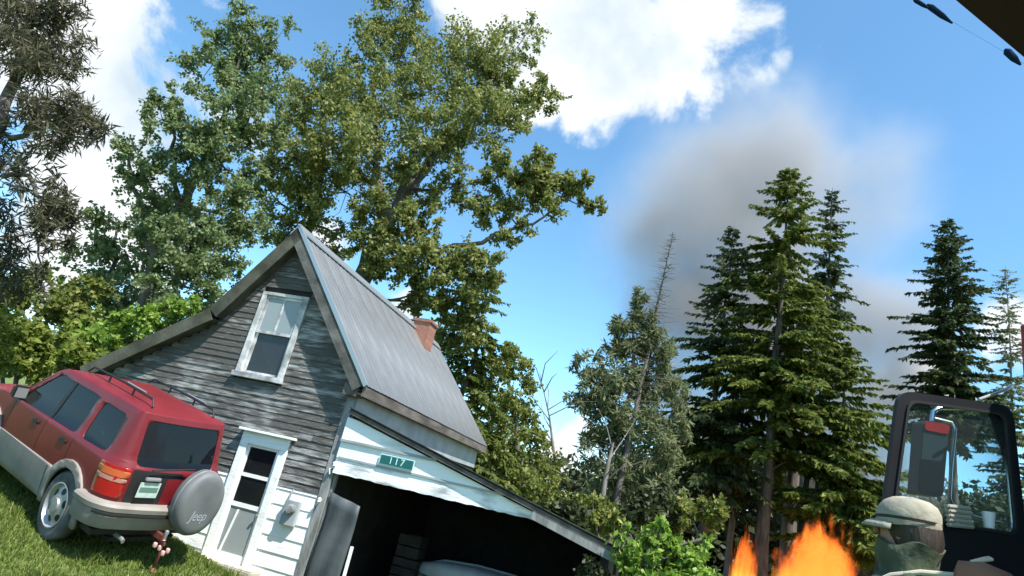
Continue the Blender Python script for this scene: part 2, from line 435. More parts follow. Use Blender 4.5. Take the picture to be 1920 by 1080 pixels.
def courses(z, ztop, step, m, uR, maxlen):
    while z < ztop-.01:
        z1 = min(z+step, ztop)
        for (a, b_) in spans(z, z1, uR):
            p = a
            while p < b_-.02:
                q = min(p+rnd.uniform(.5, 1)*maxlen, b_)
                if b_-q < .35: q = b_
                plank('clapboard', p+.003, q-.003, z, z1, m, gw); p = q
        z = z1
courses(-.42, 1.27, .235, M['white'], -.13, 4)
courses(1.27, 5.62, .112, M['siding'], -.13, 2.6)
# corner board, rake boards, roof
mb = MB(); mb.box(-.135, .012, -.035, .028, -.5, 2.98); mb.build('corner_board', M['greywood'], house, bevel=.004)
def slope_slab(name, a, b_, v0, v1, t0, t1, m, parent=house):
    """slab along the slope a->b between depth v0,v1; offsets t0..t1 normal to it (up positive)"""
    d = np.array([b_[0]-a[0], b_[1]-a[1]]); d = d/np.linalg.norm(d); n = np.array([-d[1], d[0]])
    if n[1] < 0: n = -n
    a = np.array(a); b_ = np.array(b_)
    poly = [a+n*t0, b_+n*t0, b_+n*t1, a+n*t1]
    return MB().prism([tuple(p) for p in poly], 1, v0, v1).build(name, m, parent)
roof = slope_slab('roof', RIDGE, EAVE, -.20, DEPTH+.15, -.09, -.035, M['brownwood'])
slope_slab('roof_deck', RIDGE, BRK, -.20, DEPTH+.15, -.09, 0, M['shingle'])
slope_slab('roof_deck', BRK, LEAV, -.20, DEPTH+.15, -.09, 0, M['shingle'])
slope_slab('rake_board', (RIDGE[0]+.03, RIDGE[1]-.03), EAVE, -.245, -.20, -.24, -.03, M['rakedark'])
slope_slab('rake_edge', RIDGE, (EAVE[0]+.03, EAVE[1]-.036), -.262, -.205, -.035, .035, M['metaledge'])
slope_slab('rake_board', (RIDGE[0]-.03, RIDGE[1]-.04), BRK, -.245, -.20, -.23, .02, M['rakewood'])
slope_slab('rake_board', (BRK[0]-.004, BRK[1]), LEAV, -.247, -.202, -.23, .02, M['rakewood'])
slope_slab('soffit_board', (RIDGE[0]+.25, RIDGE[1]-.30), EAVE, -.20, .02, -.22, -.19, M['brownwood'])
slope_slab('soffit_board', (RIDGE[0]-.2, RIDGE[1]-.30), BRK, -.20, .02, -.20, -.17, M['rakewood'])
slope_slab('soffit_board', BRK, LEAV, -.20, .02, -.20, -.17, M['rakewood'])
# corrugated sheets
sl_d = np.array([EAVE[0]-RIDGE[0], EAVE[1]-RIDGE[1]]); sl_len = np.linalg.norm(sl_d); sl_d /= sl_len; sl_n = np.array([-sl_d[1], sl_d[0]])
PW = .6775
def roof_sheet():
    nseg = 40; V = []; Fc = []
    for i in range(nseg+1):
        v = PW*i/nseg
        ph = (v/PW*4) % 1
        hgt = .0022*math.cos(2*PI*v/PW*8)+(.006 if ph < .12 or ph > .88 else 0)
        for s_ in (0, .5, 1):
            p = np.array(RIDGE)+sl_d*(sl_len*1.012*s_-.03)+sl_n*(hgt-.012)
            V.append((p[0], v, p[1]))
    for i in range(nseg):
        for k in range(2):
            a = i*3+k; Fc.append((a, a+1, a+4, a+3))
    return mesh('metal_sheet', V, Fc, True, 60)
rs = roof_sheet()
for i in range(12):
    o = obj('metal_sheet', rs, M['metalroof'], roof, (0, -.20+i*PW+.001*(i % 2), .003*(i % 2)))
MB().prism([(RIDGE[0]-.14, RIDGE[1]-.19), (RIDGE[0], RIDGE[1]+.02), (RIDGE[0]+.13, RIDGE[1]-.13), (RIDGE[0]+.13, RIDGE[1]-.10), (RIDGE[0], RIDGE[1]+.055), (RIDGE[0]-.14, RIDGE[1]-.155)], 1, -.27, DEPTH+.15).build('ridge_cap', M['metaledge'], roof)
# eave on the right
MB().box(EAVE[0]-.03, EAVE[0]+.012, -.20, DEPTH+.15, EAVE[1]-.21, EAVE[1]-.045).build('eave_fascia', M['brownwood'], house)
MB().box(-.02, EAVE[0]-.03, -.198, DEPTH+.1, EAVE[1]-.19, EAVE[1]-.16).build('eave_soffit', M['brownwood'], house)
MB().box(.0, .03, .03, DEPTH, 2.46, EAVE[1]-.195).build('frieze_board', M['frieze'], house)
MB().box(-.16, .10, -.199, .03, EAVE[1]-.23, EAVE[1]-.02).build('eave_return', M['brownwood'], house)
# chimney
ch = MB().box(-2.02, -1.52, 5.75, 6.25, 4.6, 5.93).build('chimney', M['brick'], house)
MB().box(-2.06, -1.48, 5.71, 6.29, 5.93, 6.0).build('chimney_cap', M['brick'], ch)
MB().box(-1.92, -1.62, 5.85, 6.15, 5.99, 6.05).build('flue', M['darkwood'], ch)

# upper window
w = empty('window', (0, 0, 0), 0, house)
u0, u1, z0, z1 = WIN
def frame_boards(parent, u0, u1, z0, z1, tw, m, v0=-.05, v1=.03, head=.10, sill=.09):
    MB().box(u0-tw, u0, v0, v1, z0, z1).build('casing', m, parent, bevel=.004)
    MB().box(u1, u1+tw, v0, v1, z0, z1).build('casing', m, parent, bevel=.004)
    MB().box(u0-tw, u1+tw, v0-.003, v1, z1, z1+head).build('head_casing', m, parent, bevel=.004)
    MB().box(u0-tw-.02, u1+tw+.02, v0-.05, v1, z0-sill, z0).build('sill', m, parent, bevel=.006)
frame_boards(w, u0, u1, z0, z1, .105, M['peelgrey'], head=.06)
zm = z0+(z1-z0)*.53
def sash(parent, a, b_, c, d, v, m, st=.05):
    mb = MB(); mb.box(a, a+st, v, v+.035, c, d); mb.box(b_-st, b_, v, v+.035, c, d)
    mb.box(a+st, b_-st, v+.001, v+.034, c, c+st); mb.box(a+st, b_-st, v+.001, v+.034, d-st, d)
    return mb.build('sash', m, parent)
s1 = sash(w, u0+.01, u1-.01, zm-.03, z1, -.02, M['peelgrey']); s2 = sash(w, u0+.01, u1-.01, z0, zm+.02, .018, M['peelgrey'])
um = (u0+u1)/2
MB().box(um-.018, um+.018, -.018, .012, zm+.02, z1-.05).build('muntin', M['peelgrey'], s1)
for a, b_ in ((u0+.06, um-.018), (um+.018, u1-.06)):
    MB().box(a, b_, -.006, .0, zm+.02, z1-.05).build('pane', M['glass_pale'], s1)
MB().box(u0+.06, u1-.06, .034, .040, z0+.05, zm-.03).build('pane', M['glass_mid'], s2)
# curtain drawn across the lower sash
Vc = []; Fc = []
for i in range(15):
    t_ = i/14; u = u0+.10+t_*(u1-u0-.14); fold = .02*math.sin(i*1.9)
    Vc += [(u, .12+fold, zm-.02), (u+.02*math.sin(i), .12+fold, z0+.10+.75*max(0, .62-t_)**1.0)]
for i in range(14): Fc.append((2*i, 2*i+2, 2*i+3, 2*i+1))
obj('curtain', mesh('curtain', Vc, Fc, True), M['curtain'], w)

# lower window behind the car
w2 = empty('window', (0, 0, 0), 0, house)
frame_boards(w2, *WIN2, .08, M['peelgrey'], v0=-.045, head=.07)
s3 = sash(w2, WIN2[0], WIN2[1], WIN2[2], WIN2[3], -.01, M['brownwood'])
MB().box(WIN2[0]+.05, WIN2[1]-.05, .005, .011, WIN2[2]+.05, WIN2[3]-.05).build('pane', M['glass_dark'], s3)

# door
dr = empty('door', (0, 0, 0), 0, house)
u0, u1, z0, z1 = DOOR
MB().box(u0-.15, u0, -.06, .03, -.45, z1).build('jamb', M['white'], dr, bevel=.005)
MB().box(u1, u1+.14, -.06, .03, -.45, z1).build('jamb', M['white'], dr, bevel=.005)
MB().box(u0-.15, u1+.14, -.062, .03, z1, z1+.20).build('lintel', M['white'], dr, bevel=.005)
MB().box(u0-.20, u1+.24, -.16, .03, z1+.20, z1+.245).build('drip_cap', M['white'], dr, bevel=.008)
mb = MB()
mb.box(u0, u0+.05, -.015, .03, z0, z1); mb.box(u1-.06, u1, -.015, .03, z0, z1)
for za, zb in ((z1-.04, z1), (1.28, 1.34), (.80, .87), (-.3, .10)): mb.box(u0+.05, u1-.06, -.013, .028, za, zb)
leaf = mb.build('door_leaf', M['white'], dr)
MB().box(u0+.05, u1-.06, .004, .012, 1.34, z1-.04).build('pane', M['glass_dark'], leaf)
MB().box(u0+.05, u1-.06, .004, .012, .87, 1.28).build('pane', M['glass_dark'], leaf)
MB().box(u0+.05, u1-.06, .004, .012, .10, .80).build('pane', M['glass_pale'], leaf)
MB().box(u0+.10, u0+.20, .10, .12, .87, z1-.04).build('curtain', M['signwhite'], dr)
mb = MB(); mb.obox((u0+.17, -.012, .42), (.018, 0, .0), (0, .006, 0), (.05, 0, .34)); mb.build('push_rail', M['white'], dr)
mb = MB(); mb.lathe([(.0, -.06), (.022, -.055), (.026, -.035), (.012, -.02), (.012, 0)], 10, 'y', (u1-.03, -.02, .74)); mb.build('door_knob', M['metaledge'], dr, True)
MB().box(u0-.3, u1+.35, -.30, .02, -.42, -.02).build('door_step', M['concrete'], house, bevel=.02)
# meter box on the white boards
mt = MB().box(-.62, -.36, -.12, -.03, .72, 1.10).build('meter_box', M['frieze'], house, bevel=.01)
MB().lathe([(.0, -.20), (.06, -.195), (.075, -.17), (.08, -.12)], 16, 'y', (-.47, 0, .97)).build('meter_dial', M['greywood'], mt, True)
MB().tube([(-.60, -.07, 1.1), (-.60, -.05, 1.2), (-.60, -.02, 1.26)], .014).build('conduit', M['greywood'], mt)
# wires and insulators on the corner
mb = MB(); mb.tube([(-.02, -.08, 1.62), (-.03, -.10, 1.7), (.0, -.06, 1.74)], .012); mb.lathe([(.0, -.03), (.03, -.02), (.025, .0), (.035, .015), (.02, .04), (0, .045)], 10, 'z', (.03, -.1, 1.78)); mb.build('insulator', M['white'], house, True)
mb = MB(); mb.lathe([(.0, -.03), (.028, -.02), (.022, .0), (.03, .015), (.018, .04), (0, .045)], 10, 'z', (-.05, -.1, 1.2)); mb.tube([(-.05, -.03, 1.2), (-.05, -.1, 1.2)], .008); mb.build('insulator', M['white'], house, True)

# carport lean-to
LT0 = (.06, 2.70); LT1 = (4.72, 1.52); LTD = 5.2; LTV = -.02
def lt_z(u): return LT0[1]+(LT1[1]-LT0[1])*(u-LT0[0])/(LT1[0]-LT0[0])
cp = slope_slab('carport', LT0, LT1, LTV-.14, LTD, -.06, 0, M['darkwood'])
felt = slope_slab('roof_felt', (LT0[0]-.02, LT0[1]+.005), (LT1[0]+.05, LT1[1]-.012), LTV-.17, LTD+.05, .003, .014, M['shingle'], cp)
slope_slab('rake_fascia', LT0, LT1, LTV-.145, LTV-.10, -.085, -.025, M['brownwood'], cp)
slope_slab('rake_board', (3.42, lt_z(3.42)), LT1, LTV-.142, LTV-.103, -.20, -.087, M['greywood'], cp)
for o_ in (cp, felt):      # the roof also falls a little towards the back
    for v_ in o_.data.vertices: v_.co.z -= .07*(v_.co.y-LTV+.14)
# boarded front above the opening
def board(name, poly, v0, v1, m):
    return MB().prism(poly, 1, v0, v1).build(name, m, cp)
def cut_u(z): return LT0[0]+(z+.12-LT0[1])/(LT1[1]-LT0[1])*(LT1[0]-LT0[0])
zA, zB, zC = 2.18, 1.90, 1.655
board('clapboard', [(.015, zA), (cut_u(zA), zA), (.22, lt_z(.22)-.13), (.015, lt_z(.22)-.10)], LTV-.075, LTV-.04, M['white'])
board('clapboard', [(.015, zB), (cut_u(zB), zB), (cut_u(zA+.02), zA+.02), (.015, zA+.02)], LTV-.062, LTV-.03, M['white'])
mb = MB(); mb.box(.015, 1.72, LTV-.098, LTV-.062, zA-.022, zA+.018); mb.build('board_shadow_line', M['frieze'], cp)  # grey strip stands in for the upper board's cast shadow line
# lower band with a ragged, rotting edge
pl = [(cut_u(zB+.015), zB+.015), (.015, zB+.015)]
for i in range(41):
    u = .015+i*(3.47-.015)/40; pl.append((u, zC+rnd.uniform(-.009, .006)-.012*i/40))
pl.append((3.50, lt_z(3.50)-.11))
board('header_board', pl, LTV-.05, LTV-.015, M['peel'])
board('grey_strip', [(.05, zB-.012), (2.9, zB-.02), (2.9, zB+.012), (.05, zB+.02)], LTV-.068, LTV-.05, M['frieze'])  # grey strip along the header board's top edge
# posts, side and back boarding: a dark store
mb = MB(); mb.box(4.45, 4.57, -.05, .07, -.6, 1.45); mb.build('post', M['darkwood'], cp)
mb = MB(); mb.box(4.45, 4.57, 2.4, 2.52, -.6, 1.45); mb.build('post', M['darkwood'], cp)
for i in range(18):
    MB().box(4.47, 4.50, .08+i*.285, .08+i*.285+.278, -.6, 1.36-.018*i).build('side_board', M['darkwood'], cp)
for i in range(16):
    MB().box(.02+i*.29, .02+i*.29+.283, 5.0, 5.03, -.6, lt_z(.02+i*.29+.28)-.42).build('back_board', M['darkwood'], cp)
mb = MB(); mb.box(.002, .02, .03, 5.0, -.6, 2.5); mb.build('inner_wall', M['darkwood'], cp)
MB().prism([(.06, -.6), (5.1, -.6), (5.1, 1.06), (.06, 1.42)], 0, 4.505, 4.52).build('side_light_block', M['darkwood'], cp)  # unseen sheet added to stop light through the side board gaps
MB().prism([(.02, -.6), (4.5, -.6), (4.5, lt_z(4.5)-.42), (.02, lt_z(.02)-.42)], 1, 5.035, 5.05).build('back_light_block', M['darkwood'], cp)  # unseen sheet added to stop light through the back board gaps
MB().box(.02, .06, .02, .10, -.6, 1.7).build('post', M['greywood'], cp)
# grey sheet hanging at the left of the opening
V = []; Fc = []
for i in range(10):
    for k in range(12):
        u = .06+.58*i/9-.05*k/11*(i/9); z = 1.36-.012*i-(1.9)*k/11
        V.append((u, -.02+.02*math.sin(i*1.3+k*.5)+.02*math.sin(k*.8), z))
for i in range(9):
    for k in range(11):
        a = i*12+k; Fc.append((a, a+1, a+13, a+12))
o = obj('hanging_sheet', mesh('hanging_sheet', V, Fc, True), M['tarp'])
o.location = house.location; o.rotation_euler = house.rotation_euler
sm = o.modifiers.new('thick', 'SOLIDIFY'); sm.thickness = .006
tag(o, 'stiff grey blue sheet hanging at the left side of the carport opening', 'sheet')
def place_h(o): o.location = house.location; o.rotation_euler = house.rotation_euler; return o
mb = MB(); mb.box(.66, .70, -.03, .01, -.6, .66); o = place_h(mb.build('upright_stick', M['white'])); tag(o, 'thin pale upright stick at the edge of the grey sheet', 'stick')
# dim clutter stacked along the carport's inner wall
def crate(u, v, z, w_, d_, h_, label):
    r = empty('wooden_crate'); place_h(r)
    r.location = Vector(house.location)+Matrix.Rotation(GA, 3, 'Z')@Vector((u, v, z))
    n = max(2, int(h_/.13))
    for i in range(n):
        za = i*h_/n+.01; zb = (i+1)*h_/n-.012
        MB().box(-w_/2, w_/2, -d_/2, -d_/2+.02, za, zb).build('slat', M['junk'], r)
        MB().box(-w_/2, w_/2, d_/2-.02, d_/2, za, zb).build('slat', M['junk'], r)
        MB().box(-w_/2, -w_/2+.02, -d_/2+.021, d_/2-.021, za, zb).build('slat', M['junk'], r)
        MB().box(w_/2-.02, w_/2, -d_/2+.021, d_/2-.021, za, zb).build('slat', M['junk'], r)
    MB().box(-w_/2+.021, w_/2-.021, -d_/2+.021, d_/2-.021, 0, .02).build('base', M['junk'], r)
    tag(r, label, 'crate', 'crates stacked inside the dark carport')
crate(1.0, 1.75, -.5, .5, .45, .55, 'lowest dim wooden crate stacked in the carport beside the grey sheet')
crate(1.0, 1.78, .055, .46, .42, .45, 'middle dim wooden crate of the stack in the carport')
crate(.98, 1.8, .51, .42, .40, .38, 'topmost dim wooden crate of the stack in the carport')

# number sign
sg = empty('number_sign'); place_h(sg)
tag(sg, 'small green house number sign reading 117 on white carport boards', 'sign')
def in_house(u, v, z): return Vector(house.location)+Matrix.Rotation(GA, 3, 'Z')@Vector((u, v, z))
sg.location = in_house(1.085, LTV-.085, 2.02)
MB().box(-.305, .305, -.012, 0, -.085, .085).build('sign_rim', M['signpale'], sg, bevel=.01)
MB().box(-.285, .285, -.0155, -.0122, -.068, .068).build('sign_face', M['signgreen'], sg)
def text_mesh(s, size, mname, parent, loc, rot, name='lettering', extrude=.002, m=None, spacing=1.0, shear=0):
    c = bpy.data.curves.new(name, 'FONT'); c.body = s; c.size = size; c.extrude = extrude; c.align_x = 'CENTER'; c.align_y = 'CENTER'; c.space_character = spacing; c.shear = shear
    t_ = bpy.data.objects.new('tmp', c); COL.objects.link(t_)
    dg = bpy.context.evaluated_depsgraph_get(); me = bpy.data.meshes.new_from_object(t_.evaluated_get(dg))
    bpy.data.objects.remove(t_)
    me.materials.clear()
    o = obj(name, me, m, parent, loc); o.rotation_euler = rot
    return o
text_mesh('117', .15, 'digits', sg, (0, -.018, 0), (PI/2, 0, 0), 'digits', .001, M['signwhite'], 1.35)

# ------------------------------------------------------------------ red car (local: x forward from the tailgate, y left, z up)
M['red'] = mat('faded_red_paint', (.135, .009, .013), .42, (.17, .014, .018), scale=2, coat=.12, spec=.4)
M['beige'] = mat('dusty_beige_cladding', (.20, .178, .155), .65, (.27, .24, .21), scale=3)
M['tyre'] = mat('dusty_tyre', (.05, .05, .05), .85, (.16, .155, .145), scale=5, lo=.3, hi=.7)
M['alloy'] = mat('silver_wheel', (.42, .43, .44), .4, metal=.6)
M['black'] = mat('black_plastic', (.012, .012, .013), .55)
M['cover'] = mat('grey_vinyl_cover', (.10, .105, .11), .6, (.15, .155, .16), scale=2.5, bump=.1)
M['cglass'] = glassmat('tinted_car_glass', (.09, .11, .15), .6, .03, 1.33, .12)
M['cglass2'] = glassmat('car_side_glass', (.62, .70, .70), .05, .02, 1.33)
M['lampred'] = mat('lamp_red', (.35, .012, .012), .2, coat=.6)
M['lamporange'] = mat('lamp_orange', (.48, .11, .04), .2, coat=.6)
M['lampclear'] = mat('lamp_pale_glint', (.42, .20, .16), .2, coat=.6)
M['seat'] = mat('seat_cloth', (.03, .03, .035), .9)
M['platew'] = mat('plate_pale_green', (.50, .58, .54), .5, (.36, .47, .42), scale=12)
M['rust'] = mat('rusty_red_steel', (.13, .02, .015), .8, (.20, .06, .04), scale=10)
M['pink'] = mat('faded_pink_plastic', (.55, .32, .29), .6)
car = empty('parked_car')
tag(car, 'faded red compact off-road car with beige cladding and rear spare wheel parked on lawn', 'car')
mw = Matrix.Identity(4)
for i in range(3):
    mw[i][0] = CFX[i]*CARP['s'][0]; mw[i][1] = CL[i]*CARP['s'][1]; mw[i][2] = CU[i]*CARP['s'][2]; mw[i][3] = CARP['o'][i]
car.matrix_world = mw
CW, CLN, CR, CRF = .86, 3.9, .26, .32
S1 = CW-CR; S2 = S1+CR*PI/2; S3 = S2+(CLN-CR-CRF); S4 = S3+CRF*PI/2; S5 = S4+CW-CRF
def tum(z):
    b_ = .035*((z-.78)/.4)**2 if z < 1.0 else .035*(.22/.4)**2
    if z > 1.0: b_ += (z-1.0)*.27+.02*min(1, (z-1.0)/.08)
    return b_
def cmap(s_, z, out=0.0):
    sg_ = 1 if s_ >= 0 else -1; a = abs(s_)
    if a < S1: p = (0 - .0, a); n = (-1, 0)
    elif a < S2:
        t_ = (a-S1)/CR; p = (CR-CR*math.cos(t_), S1+CR*math.sin(t_)); n = (-math.cos(t_), math.sin(t_))
    elif a < S3: p = (CR+a-S2, CW); n = (0, 1)
    elif a < S4:
        t_ = (a-S3)/CRF; p = (CLN-CRF+CRF*math.sin(t_), CW-CRF+CRF*math.cos(t_)); n = (math.sin(t_), math.cos(t_))
    else: p = (CLN, CW-CRF-(a-S4)); n = (1, 0)
    k = tum(z)*(1 if a < S3 else .4)-out
    bow = .05*(1-(min(a, S1)/S1)**2) if a < S1 else 0
    return (p[0]-n[0]*k-bow, (p[1]-n[1]*k)*sg_, z)
def sx(x): return x-CR+S2      # arc length of a point on the car's side
def sheet(name, outer, holes, m, parent, out=0.0, thick=0, both=False, ds=.12, dz=.09):
    res = None
    for sgn in ((1, -1) if both else (1,)):
        pts, tris = tess_sheet([(p[0]*sgn, p[1]) for p in outer], [[(p[0]*sgn, p[1]) for p in h] for h in holes])
        bm = bmesh.new(); vs = [bm.verts.new(p) for p in pts]
        for t_ in tris:
            try: bm.faces.new([vs[i] for i in t_])
            except ValueError: pass
        bmesh.ops.dissolve_limit(bm, angle_limit=.01, verts=bm.verts, edges=bm.edges)
        xs = [p.x for p in pts]; zs = [p.y for p in pts]
        k = math.floor(min(xs)/ds)*ds
        cuts = [(k+i*ds, 0) for i in range(int((max(xs)-k)/ds)+2)]+[(min(zs)+i*dz, 1) for i in range(1, int((max(zs)-min(zs))/dz)+1)]
        for c, ax in cuts:
            no = (1, 0, 0) if ax == 0 else (0, 1, 0); co = (c, 0, 0) if ax == 0 else (0, c, 0)
            bmesh.ops.bisect_plane(bm, geom=bm.verts[:]+bm.edges[:]+bm.faces[:], plane_co=co, plane_no=no, dist=1e-5)
        for v in bm.verts: v.co = Vector(cmap(v.co.x, v.co.y, out))
        bmesh.ops.recalc_face_normals(bm, faces=bm.faces)
        c0 = Vector((CLN/2, 0, .8)); f0 = max(bm.faces, key=lambda f: f.calc_area())
        if f0.normal.dot(f0.calc_center_median()-c0) < 0: bmesh.ops.reverse_faces(bm, faces=bm.faces)
        me = bpy.data.meshes.new(name); bm.to_mesh(me); bm.free(); me.shade_smooth(); me.set_sharp_from_angle(angle=math.radians(35))
        o = obj(name, me, m, parent)
        if thick:
            md = o.modifiers.new('thick', 'SOLIDIFY'); md.thickness = thick; md.offset = -1
        res = o
    return res
def rrect(a, b_, c, d, r=.06, n=4):
    out = []
    for (x, y, s0) in ((b_-r, d-r, 0), (a+r, d-r, 1), (a+r, c+r, 2), (b_-r, c+r, 3)):
        for i in range(n+1):
            an = PI/2*(s0+i/n); out.append((x+r*math.cos(an), y+r*math.sin(an)))
    return out
def rpoly(poly, r=.05, n=3):
    out = []; k = len(poly)
    for i in range(k):
        p0, p1, p2 = (np.array(poly[(i+j-1) % k], float) for j in range(3))
        a = p1+(p0-p1)/np.linalg.norm(p0-p1)*min(r, np.linalg.norm(p0-p1)*.45); c = p1+(p2-p1)/np.linalg.norm(p2-p1)*min(r, np.linalg.norm(p2-p1)*.45)
        for j in range(n+1):
            t_ = j/n; out.append(tuple((1-t_)**2*a+2*t_*(1-t_)*p1+t_**2*c))
    return out
AX_R, AX_F, WR = .80, 3.18, .35
def arch(x0, zlow, r=.43, n=12):
    """arc over a wheel from front side to rear side, in (s,z)"""
    a0 = math.asin((zlow-.35)/r) if zlow > .35 else 0
    return [(sx(x0+r*math.cos(a)), .35+r*math.sin(a)) for a in np.linspace(a0, PI-a0, n)]
ZL = .60
top_l = [(sx(.0+.25), 1.56), (sx(2.12), 1.565), (sx(2.28), 1.50), (sx(2.86), 1.03), (sx(3.3), .98), (S4, .90), (S5, .86)]
low_l = [(S5, .62), (sx(AX_F+.44), ZL)]+arch(AX_F, ZL)+arch(AX_R, ZL)
low_l = [(S5, ZL)]+arch(AX_F, ZL)+arch(AX_R, ZL)
half = top_l+low_l
outer = half+[(-p[0], p[1]) for p in reversed(half)]
rg = rpoly([(-.60, 1.03), (.60, 1.03), (.575, 1.49), (-.575, 1.49)], .09)
qw = rpoly([(sx(.36), 1.06), (sx(.96), 1.04), (sx(.98), 1.46), (sx(.44), 1.46)], .09)
dw = rpoly([(sx(1.12), 1.04), (sx(2.74), 1.01), (sx(2.20), 1.475), (sx(1.13), 1.48)], .07)
neg = lambda P: [(-p[0], p[1]) for p in P]
body = sheet('body', outer, [rg, qw, dw, neg(qw), neg(dw)], M['red'], car, 0, .02)
# roof cap
ring = [cmap(s_, 1.56) for s_ in np.linspace(-sx(2.12), sx(2.12), 70)]
V = []; Fc = []; n = len(ring); TT = [1, .97, .92, .84, .6, .3, 0]
for t_ in TT:
    for p in ring: V.append((1.1+(p[0]-1.1)*t_, p[1]*t_, 1.555+.075*(1-t_**3.5)))
for k in range(len(TT)-1):
    for i in range(n): Fc.append((k*n+i, k*n+(i+1) % n, (k+1)*n+(i+1) % n, (k+1)*n+i))
rf = obj('roof', mesh('roof', V, Fc, True), M['red'], car)
for sgn in (1, -1):
    mb = MB(); y = .50*sgn
    mb.tube([(.30, y, 1.60), (.36, y, 1.675), (1.1, y, 1.69), (1.85, y, 1.68), (1.95, y, 1.61)], .013)
    for x in (.8, 1.4): mb.tube([(x, y, 1.61), (x, y, 1.69)], .014)
    rl_ = mb.build('roof_rail', M['black'], rf, True)
    MB().tube([(.55, y, 1.704), (1.0, y, 1.708)], .008).build('rail_highlight', M['alloy'], rl_, True)  # pale highlight of the dark rail, modelled as a strip
# hood and windscreen
V = []; Fc = []; st = np.linspace(sx(2.86), S5-.02, 14)
for s_ in st:
    zt = np.interp(s_, [p[0] for p in top_l[3:]], [p[1] for p in top_l[3:]]); L_ = cmap(s_, zt)
    for k in range(9):
        t_ = k/8*2-1; V.append((L_[0]+.05*(1-t_*t_), L_[1]*t_, zt+.05*(1-abs(t_)**2.5)))
for i in range(13):
    for k in range(8): a = i*9+k; Fc.append((a, a+1, a+10, a+9))
obj('hood', mesh('hood', V, Fc, True), M['red'], car)
pa, pb = cmap(sx(2.86), 1.03), cmap(sx(2.16), 1.555)
V = []; Fc = []
for i in range(6):
    t_ = i/5
    for k in range(9):
        u = k/8*2-1; V.append((pa[0]+(pb[0]-pa[0])*t_+.07*(1-u*u), (pa[1]+(pb[1]-pa[1])*t_)*u, pa[2]+(pb[2]-pa[2])*t_))
for i in range(5):
    for k in range(8): a = i*9+k; Fc.append((a, a+1, a+10, a+9))
obj('windscreen', mesh('windscreen', V, Fc, True), M['cglass2'], car)
# side and rear glazing, set back in the openings
sheet('rear_glass', rpoly([(-.61, 1.02), (.61, 1.02), (.585, 1.50), (-.585, 1.50)], .09), [], M['cglass'], car, -.010)
for f in (lambda P: P, neg):
    sheet('quarter_glass', f(rpoly([(sx(.355), 1.05), (sx(.97), 1.03), (sx(.99), 1.47), (sx(.43), 1.47)], .09)), [], M['cglass'], car, -.010)
    sheet('door_glass', f([(sx(1.10), 1.03), (sx(1.76), 1.02), (sx(1.75), 1.485), (sx(1.11), 1.485)]), [], M['cglass'], car, -.012)
    sheet('door_glass', f([(sx(1.82), 1.02), (sx(2.77), 1.0), (sx(2.21), 1.485), (sx(1.81), 1.485)]), [], M['cglass2'], car, -.012)
    sheet('door_pillar', f([(sx(1.755), 1.03), (sx(1.825), 1.03), (sx(1.815), 1.475), (sx(1.745), 1.475)]), [], M['black'], car, -.004)
    # door seams
    for x in (1.05, 1.79, 2.72):
        sheet('door_seam', f([(sx(x), .62), (sx(x+.012), .62), (sx(x+.012), 1.02), (sx(x), 1.02)]), [], M['black'], car, .0025)
    for x in (1.16, 1.93):
        hd = sheet('door_handle', f(rrect(sx(x), sx(x+.17), .90, .945, .018)), [], M['black'], car, .018, .015)
    # cladding between and behind the wheels
    cl_ = [(sx(AX_F-.42), .62)]+[(sx(AX_R+.42), .64)]+[(sx(AX_R+.40), .28), (sx(AX_F-.40), .26)]
    sheet('cladding', f(cl_), [], M['beige'], car, .018, .03)
    for x in (1.045,):
        sheet('cladding_seam', f([(sx(x+.25), .30), (sx(x+.265), .30), (sx(x+.265), .62), (sx(x+.25), .62)]), [], M['black'], car, .021)
    for x0 in (AX_R, AX_F):
        a_in = [(sx(x0+.385*math.cos(a)), .35+.385*math.sin(a)) for a in np.linspace(-.25, PI+.25, 16)]
        a_out = [(sx(x0+.475*math.cos(a)), .35+.475*math.sin(a)) for a in np.linspace(PI+.2, -.2, 16)]
        sheet('wheel_arch', f(a_in+a_out), [], M['beige'], car, .035, .05)
    # tail lamp
    tl = sheet('tail_lamp', f(rpoly([(S1+.05, .70), (S2+.02, .70), (S2+.06, 1.0), (S1+.03, 1.0)], .03)), [], M['lampred'], car, .016, .02)
    sheet('indicator_lens_glint', f(rpoly([(S1+.045, .90), (S2+.045, .90), (S2+.055, .965), (S1+.035, .965)], .02)), [], M['lamporange'], tl, .021, .004)  # orange lens band, coloured in as a small glint
    sheet('reversing_lens_glint', f(rpoly([(S1+.05, .85), (S2+.03, .85), (S2+.035, .89), (S1+.047, .89)], .015)), [], M['lampclear'], tl, .021, .004)  # pale lens band, coloured in as a small glint
# tailgate seams, panel round the plate, plate
tgp = sheet('tailgate_panel', rpoly([(-.10, .66), (.60, .66), (.60, 1.0), (-.10, 1.0)], .03), [], M['black'], car, .004)
sheet('tailgate_panel', rpoly([(-.09, .62), (.12, .62), (.12, .94), (-.09, .94)], .03), [], M['red'], car, .008)
pl_ = MB().box(-.075, -.068, .20, .50, .735, .895).build('number_plate', M['platew'], car, bevel=.003)
MB().box(-.076, -.0752, .22, .48, .79, .845).build('plate_print', mat('plate_print', (.10, .20, .16), .5), pl_)
MB().box(-.10, -.06, .24, .46, .915, .95).build('tailgate_handle', M['alloy'], car, bevel=.008)
MB().tube([(-.06, .40, 1.02), (-.085, .1, 1.05), (-.09, -.2, 1.07)], .009).build('wiper', M['black'], car)
